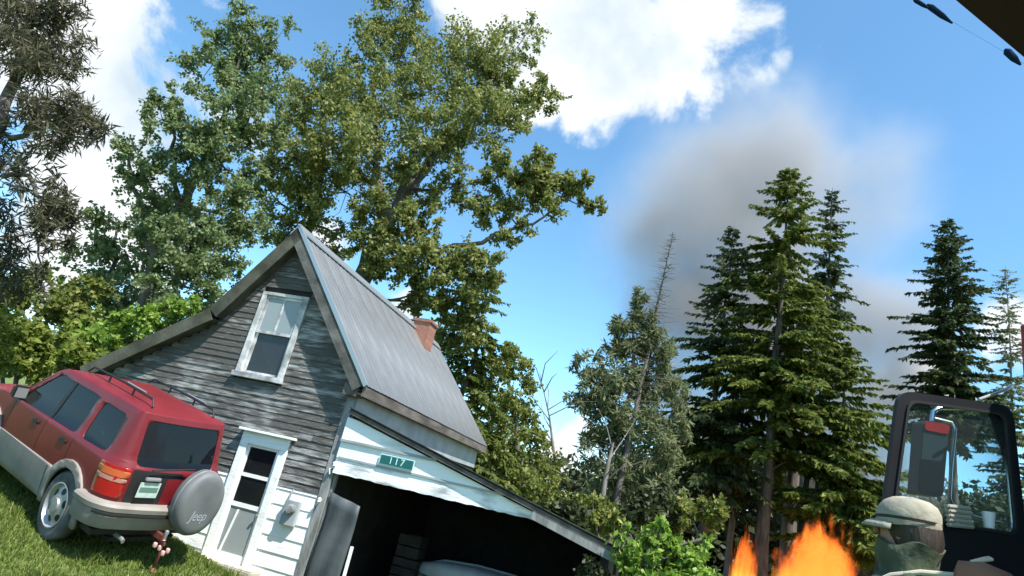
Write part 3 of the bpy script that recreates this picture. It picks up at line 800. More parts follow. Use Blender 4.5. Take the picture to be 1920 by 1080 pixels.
# bumpers: a profile swept round the corners
def bumper(name, prof, s0, s1, m, n=40):
    V = []; Fc = []; k = len(prof)
    for s_ in np.linspace(s0, s1, n):
        for (o_, z) in prof: V.append(cmap(s_, z, o_))
    for i in range(n-1):
        for j in range(k-1): a = i*k+j; Fc.append((a, a+1, a+k+1, a+k))
    o = obj(name, mesh(name, V, Fc, True, 35), m, car); return o
bp = [(.0, .66), (.10, .655), (.125, .63), (.12, .585), (.10, .57), (.10, .47), (.08, .40), (0, .37)]
rb = bumper('rear_bumper', bp, -sx(AX_R-.40), sx(AX_R-.40), M['beige'])
bumper('bumper_strip', [(.125, .575), (.13, .565), (.13, .545), (.103, .535)], -sx(.1), sx(.1), M['black'])
bumper('front_bumper', bp, sx(AX_F+.42), S5, M['beige'], 14); bumper('front_bumper', bp, -S5, -sx(AX_F+.42), M['beige'], 14)
# floor pan, seats
MB().box(.08, CLN-.1, -.78, .78, .30, .36).build('floor_pan', M['black'], car)
MB().box(.1, .45, -.5, .5, .2, .3).build('fuel_tank', M['black'], car, bevel=.04)
def seat(x, y, w_):
    MB().obox((x, y, .98), (.06, 0, .0), (0, w_, 0), (-.07, 0, .32)).build('seat_back', M['seat'], car, bevel=.03)
    MB().obox((x+.25, y, .62), (.25, 0, .02), (0, w_, 0), (0, 0, .07)).build('seat_cushion', M['seat'], car, bevel=.03)
for y in (.36, -.36):
    seat(1.75, y, .24)
    MB().obox((1.66, y, 1.38), (.04, 0, 0), (0, .13, 0), (-.01, 0, .09)).build('headrest', M['seat'], car, bevel=.03)
seat(.82, 0, .6)
# wheels
def wheel_mesh():
    t_ = MB().lathe([(.20, -.10), (.30, -.105), (.335, -.09), (.35, -.06), (.352, .06), (.335, .09), (.30, .105), (.235, .10), (.225, .07)], 40, 'y')
    r_ = MB().lathe([(.228, .10), (.235, .112), (.222, .115), (.205, .06), (.17, .075), (.10, .10), (.075, .10), (.07, .125), (0, .128)], 40, 'y')
    h_ = MB()
    for i in range(6):
        a = 2*PI*i/6; c = (.152*math.cos(a), 0, .152*math.sin(a))
        rr = np.array([math.cos(a), 0, math.sin(a)]); tt = np.array([-math.sin(a), 0, math.cos(a)])
        V = []; K = 14
        for k in range(K):
            b_ = 2*PI*k/K; p = np.array(c)+rr*.033*math.cos(b_)+tt*.042*math.sin(b_)
            rad = np.linalg.norm(p[[0, 2]]); yy = np.interp(rad, [.10, .17, .205], [.10, .075, .06])+.0025
            V.append((p[0], yy, p[2]))
        h_.add(V, [tuple(range(K))]); break
    return t_, r_, h_
tb, rb_, hb = wheel_mesh()
tm = tb.build('tyre', M['tyre'], car, True, 50); rm_ = rb_.build('rim', M['alloy'], car, True, 50); hm = hb.build('rim_hole', M['black'], car)
tme, rme, hme = tm.data, rm_.data, hm.data
for o_ in (tm, rm_, hm): bpy.data.objects.remove(o_)
for (x, y, r) in ((AX_R, .76, 0), (AX_R, -.76, PI), (AX_F, .76, 0), (AX_F, -.76, PI)):
    wh = obj('wheel', tme, None, car, (x, y, .35)); wh.rotation_euler = (0, .35 if r == 0 else 0, r)
    obj('rim', rme, None, wh)
    for k in range(6): obj('rim_hole', hme, None, wh).rotation_euler = (0, k*PI/3, 0)
# spare wheel in its cover, with script
sp = MB().lathe([(.0, .11), (.25, .11), (.30, .105), (.335, .085), (.35, .05), (.35, -.07), (.33, -.10), (.2, -.10)], 44, 'x').build('spare_wheel_cover', M['cover'], car, True, 50, (-.24, -.32, .76))
sp.rotation_euler = (0, 0, PI)
tmp = MB().lathe([(.352, -.012), (.357, 0), (.352, .012)], 44, 'x').build('cover_seam', M['greywood'], sp, True)
text_mesh('Jeep', .15, 'x', sp, (.1125, -.0, -.12), (PI/2, 0, PI/2), 'cover_script', .001, M['frieze'], 1.0, .3)
MB().box(-.16, -.02, -.42, -.22, .70, .82).build('spare_bracket', M['black'], car)
# mirror
for sgn in (1, -1):
    mb = MB().box(2.62, 2.74, .88*sgn-.09, .88*sgn+.11, 1.02, 1.17); mi = mb.build('wing_mirror', M['black'], car, bevel=.025)
    MB().box(2.614, 2.619, .88*sgn-.07, .88*sgn+.09, 1.035, 1.155).build('mirror_glass', M['alloy'], mi)
# tow bar and tail pipe
mb = MB(); mb.box(-.26, .2, -.06, -.0, .33, .40); mb.box(-.30, -.18, -.045, -.015, .30, .34); tw = mb.build('tow_bar', M['rust'], car, bevel=.006)
MB().lathe([(.0, .06), (.024, .05), (.028, .03), (.02, .0), (.018, -.04), (.03, -.045)], 14, 'z', (-.25, -.03, .40)).build('tow_ball', M['alloy'], tw, True)
mb = MB(); mb.tube([(-.22, -.02, .33), (-.26, -.05, .20), (-.20, -.10, .05), (-.24, -.06, -.0)], .02); mb.build('safety_cable', M['rust'], tw, True)
for i, (dx, dy, dz) in enumerate(((-.24, .06, .30), (-.25, -.02, .27), (-.27, -.08, .22), (-.26, -.15, .24))):
    MB().lathe([(0, -.03), (.025, -.02), (.03, .0), (.025, .02), (0, .03)], 10, 'z', (dx, dy, dz)).build('wiring_plug', M['pink'], tw, True)
MB().tube([(.3, .42, .30), (-.06, .42, .30), (-.10, .42, .29)], .025).build('exhaust_pipe', M['alloy'], car, True)

# ------------------------------------------------------------------ upturned boat low in the carport (only its pale hull catches light)
M['palegrey'] = mat('pale_grey_paint', (.42, .44, .45), .4, (.34, .36, .37), scale=4)
def loft(stations, n=20):
    V = []; Fc = []
    for (x, w_, zb, zt, e) in stations:
        for k in range(n):
            a = 2*PI*k/n; c, s_ = math.cos(a), math.sin(a)
            V.append((x, w_*math.copysign(abs(c)**e, c), (zb+zt)/2+(zt-zb)/2*math.copysign(abs(s_)**e, s_)))
    k = len(stations)
    for i in range(k-1):
        for j in range(n): Fc.append((i*n+j, i*n+(j+1) % n, (i+1)*n+(j+1) % n, (i+1)*n+j))
    Fc.append(tuple(range(n))[::-1]); Fc.append(tuple((k-1)*n+j for j in range(n)))
    m_ = MB(); m_.add(V, Fc); return m_
boat = empty('upturned_boat')
boat.scale = (.8, .9, 1); boat.location = in_house(2.5, 1.75, -.19); boat.rotation_euler = (0, 0, GA-.12)
tag(boat, 'pale grey upturned boat hull low in the dark carport opening', 'boat')
loft([(-1.75, .03, .40, .60, .8), (-1.6, .16, .38, .68, .7), (-1.1, .42, .36, .78, .65), (-.3, .58, .34, .84, .6), (.5, .60, .34, .84, .6), (1.2, .55, .36, .80, .6), (1.6, .48, .38, .74, .6)]).build('hull', M['palegrey'], boat, True, 60)
MB().tube([(-1.7, 0, .62), (-1.1, 0, .79), (-.3, 0, .85), (.5, 0, .85), (1.2, 0, .81), (1.6, 0, .75)], .02, 6).build('keel', M['frieze'], boat, True)
for sg_ in (1, -1):
    MB().tube([(-1.6, .17*sg_, .50), (-1.1, .44*sg_, .50), (-.3, .60*sg_, .50), (.5, .62*sg_, .50), (1.2, .57*sg_, .51), (1.6, .49*sg_, .52)], .022, 6).build('gunwale', M['brownwood'], boat, True)
for x in (-.9, .9):
    MB().box(x-.06, x+.06, -.6, .6, -.45, .37).build('trestle', M['darkwood'], boat)

# ------------------------------------------------------------------ trees
M['bark'] = mat('grey_brown_bark', (.05, .042, .034), .95, (.12, .105, .09), scale=6, stretch=(1, 1, .3), bump=.8, bscale=12)
M['barkpale'] = mat('pale_bark', (.11, .098, .088), .95, (.21, .19, .17), scale=6, stretch=(1, 1, .3), bump=.6, bscale=12)
M['deadwood'] = mat('dead_wood', (.09, .075, .065), .95, (.16, .14, .125), scale=6, bump=.5)
LEAF = {
 'poplar': leafmat('poplar_leaves', (0.099, 0.158, 0.060), (0.215, 0.273, 0.107), (0.397, 0.413, 0.231), trans=.5),
 'big': leafmat('big_tree_leaves', (0.097, 0.138, 0.036), (0.247, 0.270, 0.072), (0.406, 0.374, 0.150), trans=.5),
 'bush': leafmat('bush_leaves', (0.101, 0.201, 0.029), (0.259, 0.388, 0.050), (0.460, 0.546, 0.173), trans=.5),
 'hedge': leafmat('hedge_leaves', (0.096, 0.151, 0.025), (0.247, 0.289, 0.049), (0.357, 0.371, 0.110), trans=.5),
 'mid': leafmat('mid_tree_leaves', (0.092, 0.133, 0.030), (0.217, 0.247, 0.053), (0.330, 0.315, 0.105), trans=.5),
 'spruce': leafmat('spruce_needles', (.062, .092, .020), (.150, .185, .038), (.26, .29, .06), trans=.46, rough=.6, spec=.2),
 'sprucedark': leafmat('dark_spruce_needles', (.040, .062, .026), (.085, .115, .046), (.13, .16, .055), trans=.42, rough=.6, spec=.2),
 'pine': leafmat('dark_pine_needles', (0.057, 0.057, 0.034), (0.109, 0.106, 0.060), (0.172, 0.149, 0.098), trans=.35, rough=.6, spec=.2),
 'larch': leafmat('pale_larch_needles', (.11, .14, .07), (.21, .24, .115), (.30, .28, .17), trans=.45, rough=.6, spec=.2),
 'wood': leafmat('dark_wood_leaves', (.024, .036, .014), (.05, .065, .022), (.085, .09, .032), trans=.3),  # dark green leaves for the wood and scrub
}
def unit(v): return v/(np.linalg.norm(v, axis=-1, keepdims=True)+1e-9)
def leaf_quads(P, size, r, up=.35, asp=.62, jit=.35):
    """diamond leaves at points P"""
    n = len(P)
    a = unit(r.normal(size=(n, 3))+np.array([0, 0, -up])); nn = unit(r.normal(size=(n, 3))+np.array([0, 0, .7])); b_ = unit(np.cross(a, nn))
    L = (size*(1-jit+2*jit*r.random(n)))[:, None]; W = L*asp*.5
    Q = np.stack([P, P+a*L*.45+b_*W, P+a*L, P+a*L*.45-b_*W], 1)
    return Q
def broadleaf(name, label, lmat, trunk, clumps, Y, leaf=.17, dens=1.0, depth=1.0, seed=1, bark='bark', cat='tree', group=None, sub=16, asp=.62):
    """trunk: list of limbs, each [(px,py,dY,radius)...]; clumps: (px,py,r_px,dY,n)"""
    r = np.random.default_rng(seed)
    base3 = at(trunk[0][0][0], trunk[0][0][1], Y+trunk[0][0][2]); gz = float(ground_h(base3[0], base3[1]))
    root = empty(name, (base3[0], base3[1], gz)); off = np.array([base3[0], base3[1], gz])
    mb = MB(); joints = []
    for li, limb in enumerate(trunk):
        pts = [at(p[0], p[1], Y+p[2]) for p in limb]; rad = [p[3] for p in limb]
        if li == 0: pts = [np.array([base3[0], base3[1], gz-.2])]+pts if base3[2] > gz+.3 else pts; rad = ([rad[0]*1.35]+rad) if len(pts) > len(rad) else rad
        # bend between the given points
        fp = []; fr = []
        for i in range(len(pts)-1):
            for k in range(4):
                t_ = k/4; j = r.normal(0, .04, 3)*np.linalg.norm(pts[i+1]-pts[i])*(0 if k == 0 else 1)
                fp.append(pts[i]*(1-t_)+pts[i+1]*t_+j); fr.append(rad[i]*(1-t_)+rad[i+1]*t_)
        fp.append(pts[-1]); fr.append(rad[-1]); joints += list(zip(fp[2:], fr[2:]))
        mb.tube([p-off for p in fp], fr, 8, True)
    JP = np.array([j[0] for j in joints])
    leaves = []
    for (x, y, rp, dY, n) in clumps:
        c = at(x, y, Y+dY); R_ = rp*np.linalg.norm(c-CAM)/FPX
        # limb to the clump
        dd = np.linalg.norm(JP-c, axis=1)+np.maximum(0, JP[:, 2]-c[2])*1.5; j = int(np.argmin(dd)); p0 = JP[j]; r0 = min(joints[j][1]*.6, .09)
        mid = (p0+c)/2+r.normal(0, .12, 3)*np.linalg.norm(c-p0)+np.array([0, 0, -.06])*np.linalg.norm(c-p0)
        limb = [p0*(1-t_)**2+2*mid*t_*(1-t_)+c*t_**2 for t_ in np.linspace(0, 1, 6)]
        mb.tube([p-off for p in limb], list(np.linspace(max(r0, .03), .018, 6)), 5, False)
        k = max(5, int(sub*(rp/60)**1.1))
        sc = unit(r.normal(size=(k, 3)))*(r.random((k, 1))**.45)*R_*np.array([1, depth, .92])+c
        for q in sc[:max(3, int(k*.6))]:
            m2 = (c+q)/2+r.normal(0, .1, 3)*R_
            mb.tube([c-off, m2-off, q-off], [.016, .011, .005], 4, False)
        nl = int(n*dens)
        idx = r.integers(0, k, nl); sr = R_*.34
        # leaves lie along little sprays that leave each twig end
        sp_dir = unit(r.normal(size=(k*5, 3))+np.array([0, 0, .15])); pick = r.integers(0, 5, nl)
        t_ = r.random((nl, 1))**.8
        leaves.append(sc[idx]+sp_dir[idx*5+pick]*t_*sr*1.25+r.normal(size=(nl, 3))*sr*.16)
    tr = mb.build('trunk', M[bark], root, True, 60)
    P = np.concatenate(leaves)-off
    obj('crown', quads('crown', leaf_quads(P, leaf, r, asp=asp)), lmat, root)
    tag(root, label, cat, group)
    return root
def ct(*a): return [tuple(x) for x in a]

# big leaning tree behind the house
broadleaf('broadleaf_tree', 'large broad-crowned green tree leaning right behind the metal roof', LEAF['big'],
 [ct((660, 620, 0, .42), (690, 500, 0, .38), (725, 420, -.2, .33), (775, 340, .0, .27), (840, 250, .3, .19), (900, 180, .5, .11), (940, 120, .6, .05)),
  ct((700, 470, 0, .22), (715, 380, .6, .17), (705, 290, 1, .12), (700, 180, 1.2, .08), (715, 80, 1.2, .04)),
  ct((560, 460, 1.2, .20), (600, 380, 1.2, .16), (600, 280, 1.3, .11), (610, 170, 1.3, .06)),
  ct((690, 500, -.5, .16), (800, 470, -1, .12), (905, 455, -1.4, .09), (1000, 420, -1.6, .05), (1080, 360, -1.8, .03))],
 ct((740, 40, 55, 1, 1700), (700, 90, 55, .5, 1300), (760, 110, 60, 1.5, 1600), (620, 150, 75, 1, 2400), (560, 210, 55, 0, 1500), (700, 200, 85, -.5, 3200), (790, 180, 80, .5, 2800),
    (870, 110, 75, 1, 2400), (930, 150, 75, .5, 2400), (965, 70, 42, 1, 420), (1000, 40, 30, 1, 130), (985, 100, 30, .6, 260), (1010, 185, 45, .5, 900), (975, 215, 45, -.5, 1000), (900, 230, 75, -1.2, 2400), (820, 270, 70, -1.5, 2000),
    (560, 300, 70, 0, 2200), (640, 280, 80, -1.5, 2800), (500, 350, 45, .5, 1100), (580, 370, 60, -.5, 1700), (530, 420, 50, .5, 1200), (650, 360, 65, 1.5, 1700), (740, 330, 55, 2, 1000), (800, 380, 38, 1.5, 560),
    (850, 350, 45, -1, 700), (930, 320, 45, -1.6, 950), (1000, 320, 48, -1.8, 1300), (1050, 335, 42, -1.8, 1300), (1095, 355, 30, -1.8, 600), (1110, 390, 22, -1.8, 240), (1000, 375, 55, -1.6, 1300), (920, 390, 50, -1.4, 900), (960, 430, 38, -1.6, 450),
    (700, 490, 48, -1.5, 1200), (760, 480, 55, -1.8, 1800), (840, 490, 58, -1.8, 2000), (905, 500, 45, -1.6, 1200), (800, 540, 45, -1, 1000), (870, 555, 48, -1.2, 1000), (630, 440, 40, 2, 600), (745, 425, 46, -1.6, 900), (695, 400, 44, -1.6, 800), (800, 430, 42, -1.4, 700), (770, 300, 50, -1.6, 900), (700, 440, 36, -1.6, 500), (840, 600, 44, -.8, 900), (890, 620, 44, -.6, 900), (830, 650, 40, 0, 800), (780, 570, 30, 0, 400)),
 23, leaf=.155, depth=1.0, seed=11, dens=1.75)
# poplar on the left
broadleaf('poplar_tree', 'tall grey-green poplar with fanned crown left of the gable', LEAF['poplar'],
 [ct((268, 625, 0, .27), (280, 540, 0, .24), (295, 470, 0, .21), (330, 400, 0, .17), (375, 320, 0, .13), (420, 220, 0, .09), (450, 110, 0, .04)),
  ct((290, 500, 0, .14), (270, 400, .6, .10), (245, 320, .8, .06), (235, 270, .8, .03)),
  ct((330, 400, 0, .10), (330, 300, -.6, .07), (318, 220, -.8, .03)),
  ct((375, 320, 0, .09), (440, 270, .6, .06), (500, 150, .8, .03))],
 ct((372, 45, 14, 0, 50), (450, 80, 52, 0, 1500), (510, 80, 42, .4, 1100), (400, 120, 52, 0, 1500), (480, 150, 58, .5, 1900), (430, 200, 62, -.5, 2100), (400, 270, 55, -.6, 1700), (470, 250, 45, .6, 1200),
    (320, 185, 26, -.8, 260), (305, 225, 36, -.8, 560), (350, 240, 40, -.8, 900), (255, 275, 34, .8, 560), (265, 340, 42, .8, 900), (330, 300, 52, -.6, 1200), (400, 330, 50, 0, 1300), (290, 390, 52, .6, 1400), (350, 400, 48, 0, 1200),
    (450, 330, 42, .8, 900), (500, 240, 36, 1, 700), (330, 470, 55, 0, 1300), (270, 470, 45, .6, 900), (420, 420, 55, 1, 1500), (370, 480, 60, 0, 1700), (420, 490, 50, .5, 1300), (470, 420, 45, 1, 1000), (310, 545, 50, -.3, 1100), (370, 545, 50, .3, 1300), (250, 540, 38, .6, 700)),
 19, leaf=.13, seed=21, dens=1.7)
broadleaf('small_tree', 'small loose green tree at the foot of the poplar', LEAF['poplar'],
 [ct((205, 620, 0, .12), (208, 530, 0, .09), (215, 450, 0, .05), (220, 410, 0, .02))],
 ct((215, 430, 40, 0, 700), (180, 460, 38, 0, 700), (240, 480, 42, 0, 800), (190, 510, 48, 0, 1000), (160, 550, 40, 0, 700), (230, 550, 50, 0, 1100), (200, 590, 55, 0, 1300)),
 21, leaf=.16, seed=22)
# tree behind the far end of the roof
broadleaf('broadleaf_tree', 'yellow-green tree rising behind the far end of the metal roof', LEAF['mid'],
 [ct((985, 985, 0, .22), (975, 880, 0, .18), (965, 780, 0, .12), (950, 690, 0, .05))],
 ct((945, 660, 38, 0, 700), (975, 690, 32, 0, 500), (920, 710, 45, -.5, 1000), (980, 750, 45, .5, 1000), (930, 780, 55, -.5, 1500), (1000, 810, 45, .5, 900), (950, 850, 55, -.5, 1500), (1020, 880, 50, .5, 1100), (970, 920, 60, -.5, 1700), (920, 850, 45, -.8, 1100), (1040, 960, 50, 0, 1200), (1000, 990, 60, -.8, 1400)),
 26, leaf=.16, seed=31, dens=1.5)

# conifers
def conifer(name, label, lmat, top, Y, base_px=None, width=2.6, gaps=0.0, bare=0.0, seed=1, droop=.35, density=1.0, group=None, lean=None, height_frac=1.0, bark='bark', taper=.9, spray=.42, crown_base=.06, trunk_r=.2, layers=None):
    r = np.random.default_rng(seed)
    T = at(top[0], top[1], Y)
    bx, by = (T[0], T[1]) if lean is None else (T[0]+lean[0], T[1]+lean[1])
    gz = float(ground_h(bx, by)); H = T[2]-gz
    root = empty(name, (bx, by, gz))
    ax = np.array([T[0]-bx, T[1]-by, H])
    mb = MB(); kk = 9
    mb.tube([ax*t_ + (r.normal(0, .05, 3) if 0 < t_ < 1 else 0) for t_ in np.linspace(-.01, 1, kk)], [trunk_r*(1-t_)+.012 for t_ in np.linspace(0, 1, kk)], 7, True)
    nl = layers or int(H/.26); Q = []
    for i in range(nl):
        t_ = crown_base+(1-crown_base)*(i+r.random()*.6)/nl
        if t_ > .995: continue
        R_ = width*((1-t_)**taper)*(.72+.5*r.random())+.12
        if r.random() < gaps: continue
        nb = int(r.integers(4, 7))
        for k in range(nb):
            if r.random() < gaps*.6: continue
            a = r.uniform(0, 2*PI); L = R_*r.uniform(.42, 1.2)
            d = np.array([math.cos(a), math.sin(a), 0]); side = np.array([-math.sin(a), math.cos(a), 0])
            p0 = ax*t_; sg_ = 6
            dr = droop*r.uniform(.7, 1.3)*(1.1-.8*t_)
            pts = []
            for j in range(sg_+1):
                q = j/sg_; pts.append(p0+d*L*q+np.array([0, 0, 1])*(L*(.10*q-dr*q*q+.16*dr*q**4)*1.0+.25*L*q*max(0, t_-.7)*2))
            mb.tube(pts, list(np.linspace(.012+.02*(1-t_)*trunk_r/.2, .004, sg_+1)), 4, False)
            if r.random() < bare: continue
            ns = int((10+26*L)*density)
            q = r.random(ns)**.75*.93+.07
            PP = np.stack([np.interp(q, np.linspace(0, 1, sg_+1), np.array(pts)[:, c]) for c in range(3)], 1)
            sd = np.where(r.random(ns) < .5, -1, 1)[:, None]
            dirs = unit(side*sd*r.uniform(.3, 1, (ns, 1))+d*r.uniform(.3, 1.0, (ns, 1))+np.array([0, 0, 1])*r.uniform(-.75, .12, (ns, 1)))
            ln = (spray*(.45+.75*r.random(ns))*(.35+.65*(1-t_))*(1.15-.5*q))[:, None]
            nn = unit(r.normal(size=(ns, 3))+np.array([0, 0, .8])); w_ = unit(np.cross(dirs, nn))*ln*.20
            end = PP+dirs*ln+np.array([0, 0, -1])*ln*.16
            mid = PP+dirs*ln*.5
            Q.append(np.stack([PP, mid+w_, end, mid-w_], 1))
    mb.build('trunk', M[bark], root, True, 60)
    if Q: obj('crown', quads('crown', np.concatenate(Q)), lmat, root)
    tag(root, label, 'tree', group)
    return root
# main spruce, its neighbours and the others on the right
conifer('spruce_tree', 'tallest broad green spruce right of centre beside the smoke', LEAF['spruce'], (1481, 318), 30, width=6.2, seed=41, droop=.42, density=1.7, spray=.75, taper=.60, trunk_r=.34, crown_base=.27, gaps=.2)
conifer('spruce_tree', 'thin darker spruce spire on the left flank of the tallest spruce', LEAF['sprucedark'], (1376, 424), 31.5, width=4.2, seed=42, droop=.4, density=1.4, spray=.65, taper=.6, trunk_r=.24, gaps=.22, crown_base=.2)
conifer('spruce_tree', 'narrow open spruce with bare trunk stretch right of the tallest spruce', LEAF['sprucedark'], (1561, 352), 32, width=2.6, seed=43, droop=.5, density=1.3, spray=.6, taper=.5, trunk_r=.22, gaps=.28, crown_base=.48)
conifer('spruce_tree', 'lower bright green spruce in front of the bare trunk by the fire', LEAF['spruce'], (1585, 640), 28.5, width=4.0, seed=44, droop=.35, density=1.8, spray=.75, taper=.6, trunk_r=.2, crown_base=.22, gaps=.12)
conifer('spruce_tree', 'dark bluish spruce standing behind the truck door', LEAF['sprucedark'], (1777, 408), 33, width=4.8, seed=45, droop=.36, density=1.7, spray=.7, taper=.62, trunk_r=.28, crown_base=.42, gaps=.14)
broadleaf('larch_tree', 'pale feathery larch left of the smoke plume', LEAF['larch'],
 [ct((1165, 1000, 0, .20), (1175, 850, 0, .16), (1186, 700, 0, .10), (1194, 600, 0, .05), (1197, 535, 0, .015))],
 ct((1196, 560, 16, 0, 330), (1190, 600, 30, 0, 800), (1165, 620, 26, .3, 600), (1222, 625, 26, -.3, 600), (1190, 655, 42, 0, 1400), (1145, 660, 30, .4, 700), (1235, 670, 32, -.3, 850), (1100, 690, 26, .2, 420), (1140, 710, 45, -.3, 1400), (1200, 715, 50, .3, 1700), (1250, 720, 36, 0, 900),
    (1085, 740, 24, 0, 300), (1120, 765, 42, .3, 1100), (1175, 775, 55, -.3, 1800), (1235, 780, 48, .3, 1300), (1270, 800, 30, 0, 500), (1110, 820, 38, -.2, 800), (1165, 840, 55, .3, 1600), (1225, 850, 52, -.3, 1400), (1130, 890, 48, .2, 1100), (1195, 910, 56, 0, 1400), (1255, 910, 44, .2, 900), (1150, 960, 50, 0, 1000), (1220, 970, 50, 0, 1000)),
 27, leaf=.30, seed=46, asp=.26, sub=18, bark='barkpale')
conifer('larch_tree', 'dead bare leaning conifer in front of the pale larch', LEAF['larch'], (1262, 436), 26.5, width=1.5, seed=47, droop=.1, density=.3, spray=.25, taper=.5, trunk_r=.17, bare=.8, crown_base=.45, lean=(-.9, 0), bark='deadwood')
conifer('larch_tree', 'slender pale tree at the right edge behind the dark spruce', LEAF['larch'], (1885, 500), 36, width=2.6, seed=48, droop=.25, density=1.2, spray=.45, taper=.5, trunk_r=.14, gaps=.2, crown_base=.2, bark='barkpale')
conifer('spruce_tree', 'drooping spruce directly behind the brick chimney', LEAF['spruce'], (925, 505), 25, width=3.4, seed=49, droop=.5, density=1.2, gaps=.15, spray=.6, taper=.6, trunk_r=.22, crown_base=.15)
# ragged pine on the left edge: drooping clumps on long limbs
broadleaf('pine_tree', 'dark ragged pine with drooping clumps at the left edge', LEAF['pine'],
 [ct((-70, 640, 0, .2), (-45, 500, 0, .18), (-30, 350, 0, .16), (5, 200, 0, .13), (55, 60, 0, .09), (80, -60, 0, .06)),
  ct((20, 260, 0, .07), (70, 240, -.3, .05), (130, 235, -.5, .03), (175, 240, -.6, .015)),
  ct((8, 330, 0, .07), (55, 330, -.3, .05), (85, 400, -.4, .03), (82, 510, -.4, .015))],
 ct((60, 20, 60, 0, 1900), (125, 15, 36, 0, 900), (30, 80, 50, -.4, 1500), (95, 80, 55, .2, 1900), (130, 120, 32, .2, 700), (70, 130, 45, -.3, 1300), (20, 30, 50, .6, 1200), (90, 200, 42, -.3, 1000), (140, 215, 40, -.5, 1000), (170, 245, 28, -.6, 500),
    (60, 225, 36, -.3, 700), (100, 255, 38, -.5, 800), (150, 180, 26, -.5, 350), (20, 255, 36, .3, 420), (10, 310, 40, .4, 520), (55, 320, 36, -.3, 460), (80, 370, 38, -.4, 800), (95, 415, 36, -.4, 900), (95, 450, 24, -.4, 500), (110, 400, 30, -.4, 500), (15, 400, 36, .4, 500), (10, 460, 36, .4, 700), (8, 520, 40, .3, 900), (80, 500, 14, -.4, 150), (76, 535, 12, -.4, 120)),
 13, leaf=.24, seed=51, dens=.62, sub=20, asp=.16)
# shrubs up the slope at the left and a wood behind on the right
def shrub(name, label, lm, x, y, r_px, Y, n, seed, leaf=.13, group=None, flat=.8):
    cl = []
    r = random.Random(seed)
    for i in range(9):
        cl.append((x+r.uniform(-.75, .75)*r_px, y+r.uniform(-.6, .55)*r_px*flat, r_px*r.uniform(.35, .5), r.uniform(-.6, .6), n/9))
    return broadleaf(name, label, lm, [ct((x+r_px*.15, y+r_px*.9, 0, .05), (x, y+r_px*.2, 0, .04), (x-r_px*.1, y-r_px*.3, 0, .015))], cl, Y, leaf=leaf, seed=seed, cat='shrub', group=group)
SG = 'shrubs on the slope at the left'
shrub('shrub', 'rounded yellow-green shrub at the far left edge above the car bonnet', LEAF['hedge'], 20, 640, 75, 15, 4200, 61, group=SG)
shrub('shrub', 'yellow-green shrub directly above the red car roof', LEAF['hedge'], 110, 640, 70, 15.5, 3800, 62, group=SG)
shrub('shrub', 'dark leafy shrub beside the lower end of the left roof edge', LEAF['bush'], 215, 625, 60, 14.5, 3600, 63, group=SG)
shrub('shrub', 'hazy green shrub below the drooping pine branch', LEAF['hedge'], 40, 550, 70, 20, 3600, 64, leaf=.16, group=SG)
shrub('shrub', 'green shrub between the pine and the poplar trunk', LEAF['mid'], 130, 570, 62, 19, 3400, 65, leaf=.16, group=SG)
shrub('shrub', 'leafy green shrub tucked under the poplar beside its trunk', LEAF['bush'], 325, 590, 48, 16.5, 2400, 66, group=SG)
shrub('shrub', 'low yellow-green shrub in the gap just behind the red car roof', LEAF['hedge'], 150, 672, 42, 13.5, 2200, 67, group=SG)
shrub('shrub', 'broad shrub behind the red car filling the slope below the pine', LEAF['hedge'], 60, 668, 62, 18, 3400, 68, leaf=.15, group=SG)
shrub('shrub', 'farther green shrub between the pine and the left end of the roof edge', LEAF['mid'], 150, 640, 60, 22, 3400, 69, leaf=.18, group=SG)
UG = 'undergrowth below the conifers'
for i, (x, y, rp, Y_, lab) in enumerate(((1045, 985, 50, 20, 'dark green undergrowth shrub just above the lower carport roof'), (1115, 960, 55, 23, 'undergrowth shrub at the foot of the pale larch'), (1210, 955, 60, 24, 'undergrowth shrub behind the bright bush'),
        (1300, 965, 60, 25, 'undergrowth shrub left of the small flame'), (1370, 935, 50, 31, 'undergrowth shrub above the small flame behind the trunks'), (1640, 990, 60, 30, 'undergrowth shrub between the main fire and the truck door'))):
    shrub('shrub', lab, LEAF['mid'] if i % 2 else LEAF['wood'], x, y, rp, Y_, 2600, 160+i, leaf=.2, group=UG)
# bush at the end of the carport
broadleaf('bush', 'bright green leafy bush at the low end of the carport roof', LEAF['bush'],
 [ct((1235, 1200, 0, .05), (1235, 1100, 0, .04), (1235, 1030, 0, .02)), ct((1225, 1100, 0, .02), (1185, 1010, 0, .012), (1172, 985, 0, .006))],
 ct((1185, 1040, 32, 0, 420), (1230, 1020, 34, 0, 520), (1275, 1030, 36, .1, 560), (1310, 1040, 24, 0, 260), (1200, 1080, 42, -.1, 600), (1260, 1080, 48, 0, 800), (1300, 1085, 32, .1, 420), (1170, 985, 12, 0, 26), (1160, 1010, 14, 0, 40), (1320, 1010, 12, 0, 24), (1240, 985, 14, 0, 36), (1230, 1150, 70, 0, 1200)),
 9.0, leaf=.095, seed=71, cat='bush', sub=14)
shrub('shrub', 'grey-green scrubby shrub at the dark end post of the carport', LEAF['wood'], 1110, 1075, 34, 9.6, 900, 72, leaf=.07)
# distant wood: reads as one dark mass
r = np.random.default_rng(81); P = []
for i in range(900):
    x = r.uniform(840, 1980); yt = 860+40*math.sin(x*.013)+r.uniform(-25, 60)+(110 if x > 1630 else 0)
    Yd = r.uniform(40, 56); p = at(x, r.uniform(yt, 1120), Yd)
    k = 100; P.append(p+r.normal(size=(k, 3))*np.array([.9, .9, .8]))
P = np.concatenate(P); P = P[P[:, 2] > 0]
o = obj('distant_wood', quads('distant_wood', leaf_quads(P, .5, r)), LEAF['wood']); tag(o, 'dark dense wood far behind the spruces and the fire', 'wood', kind='stuff')
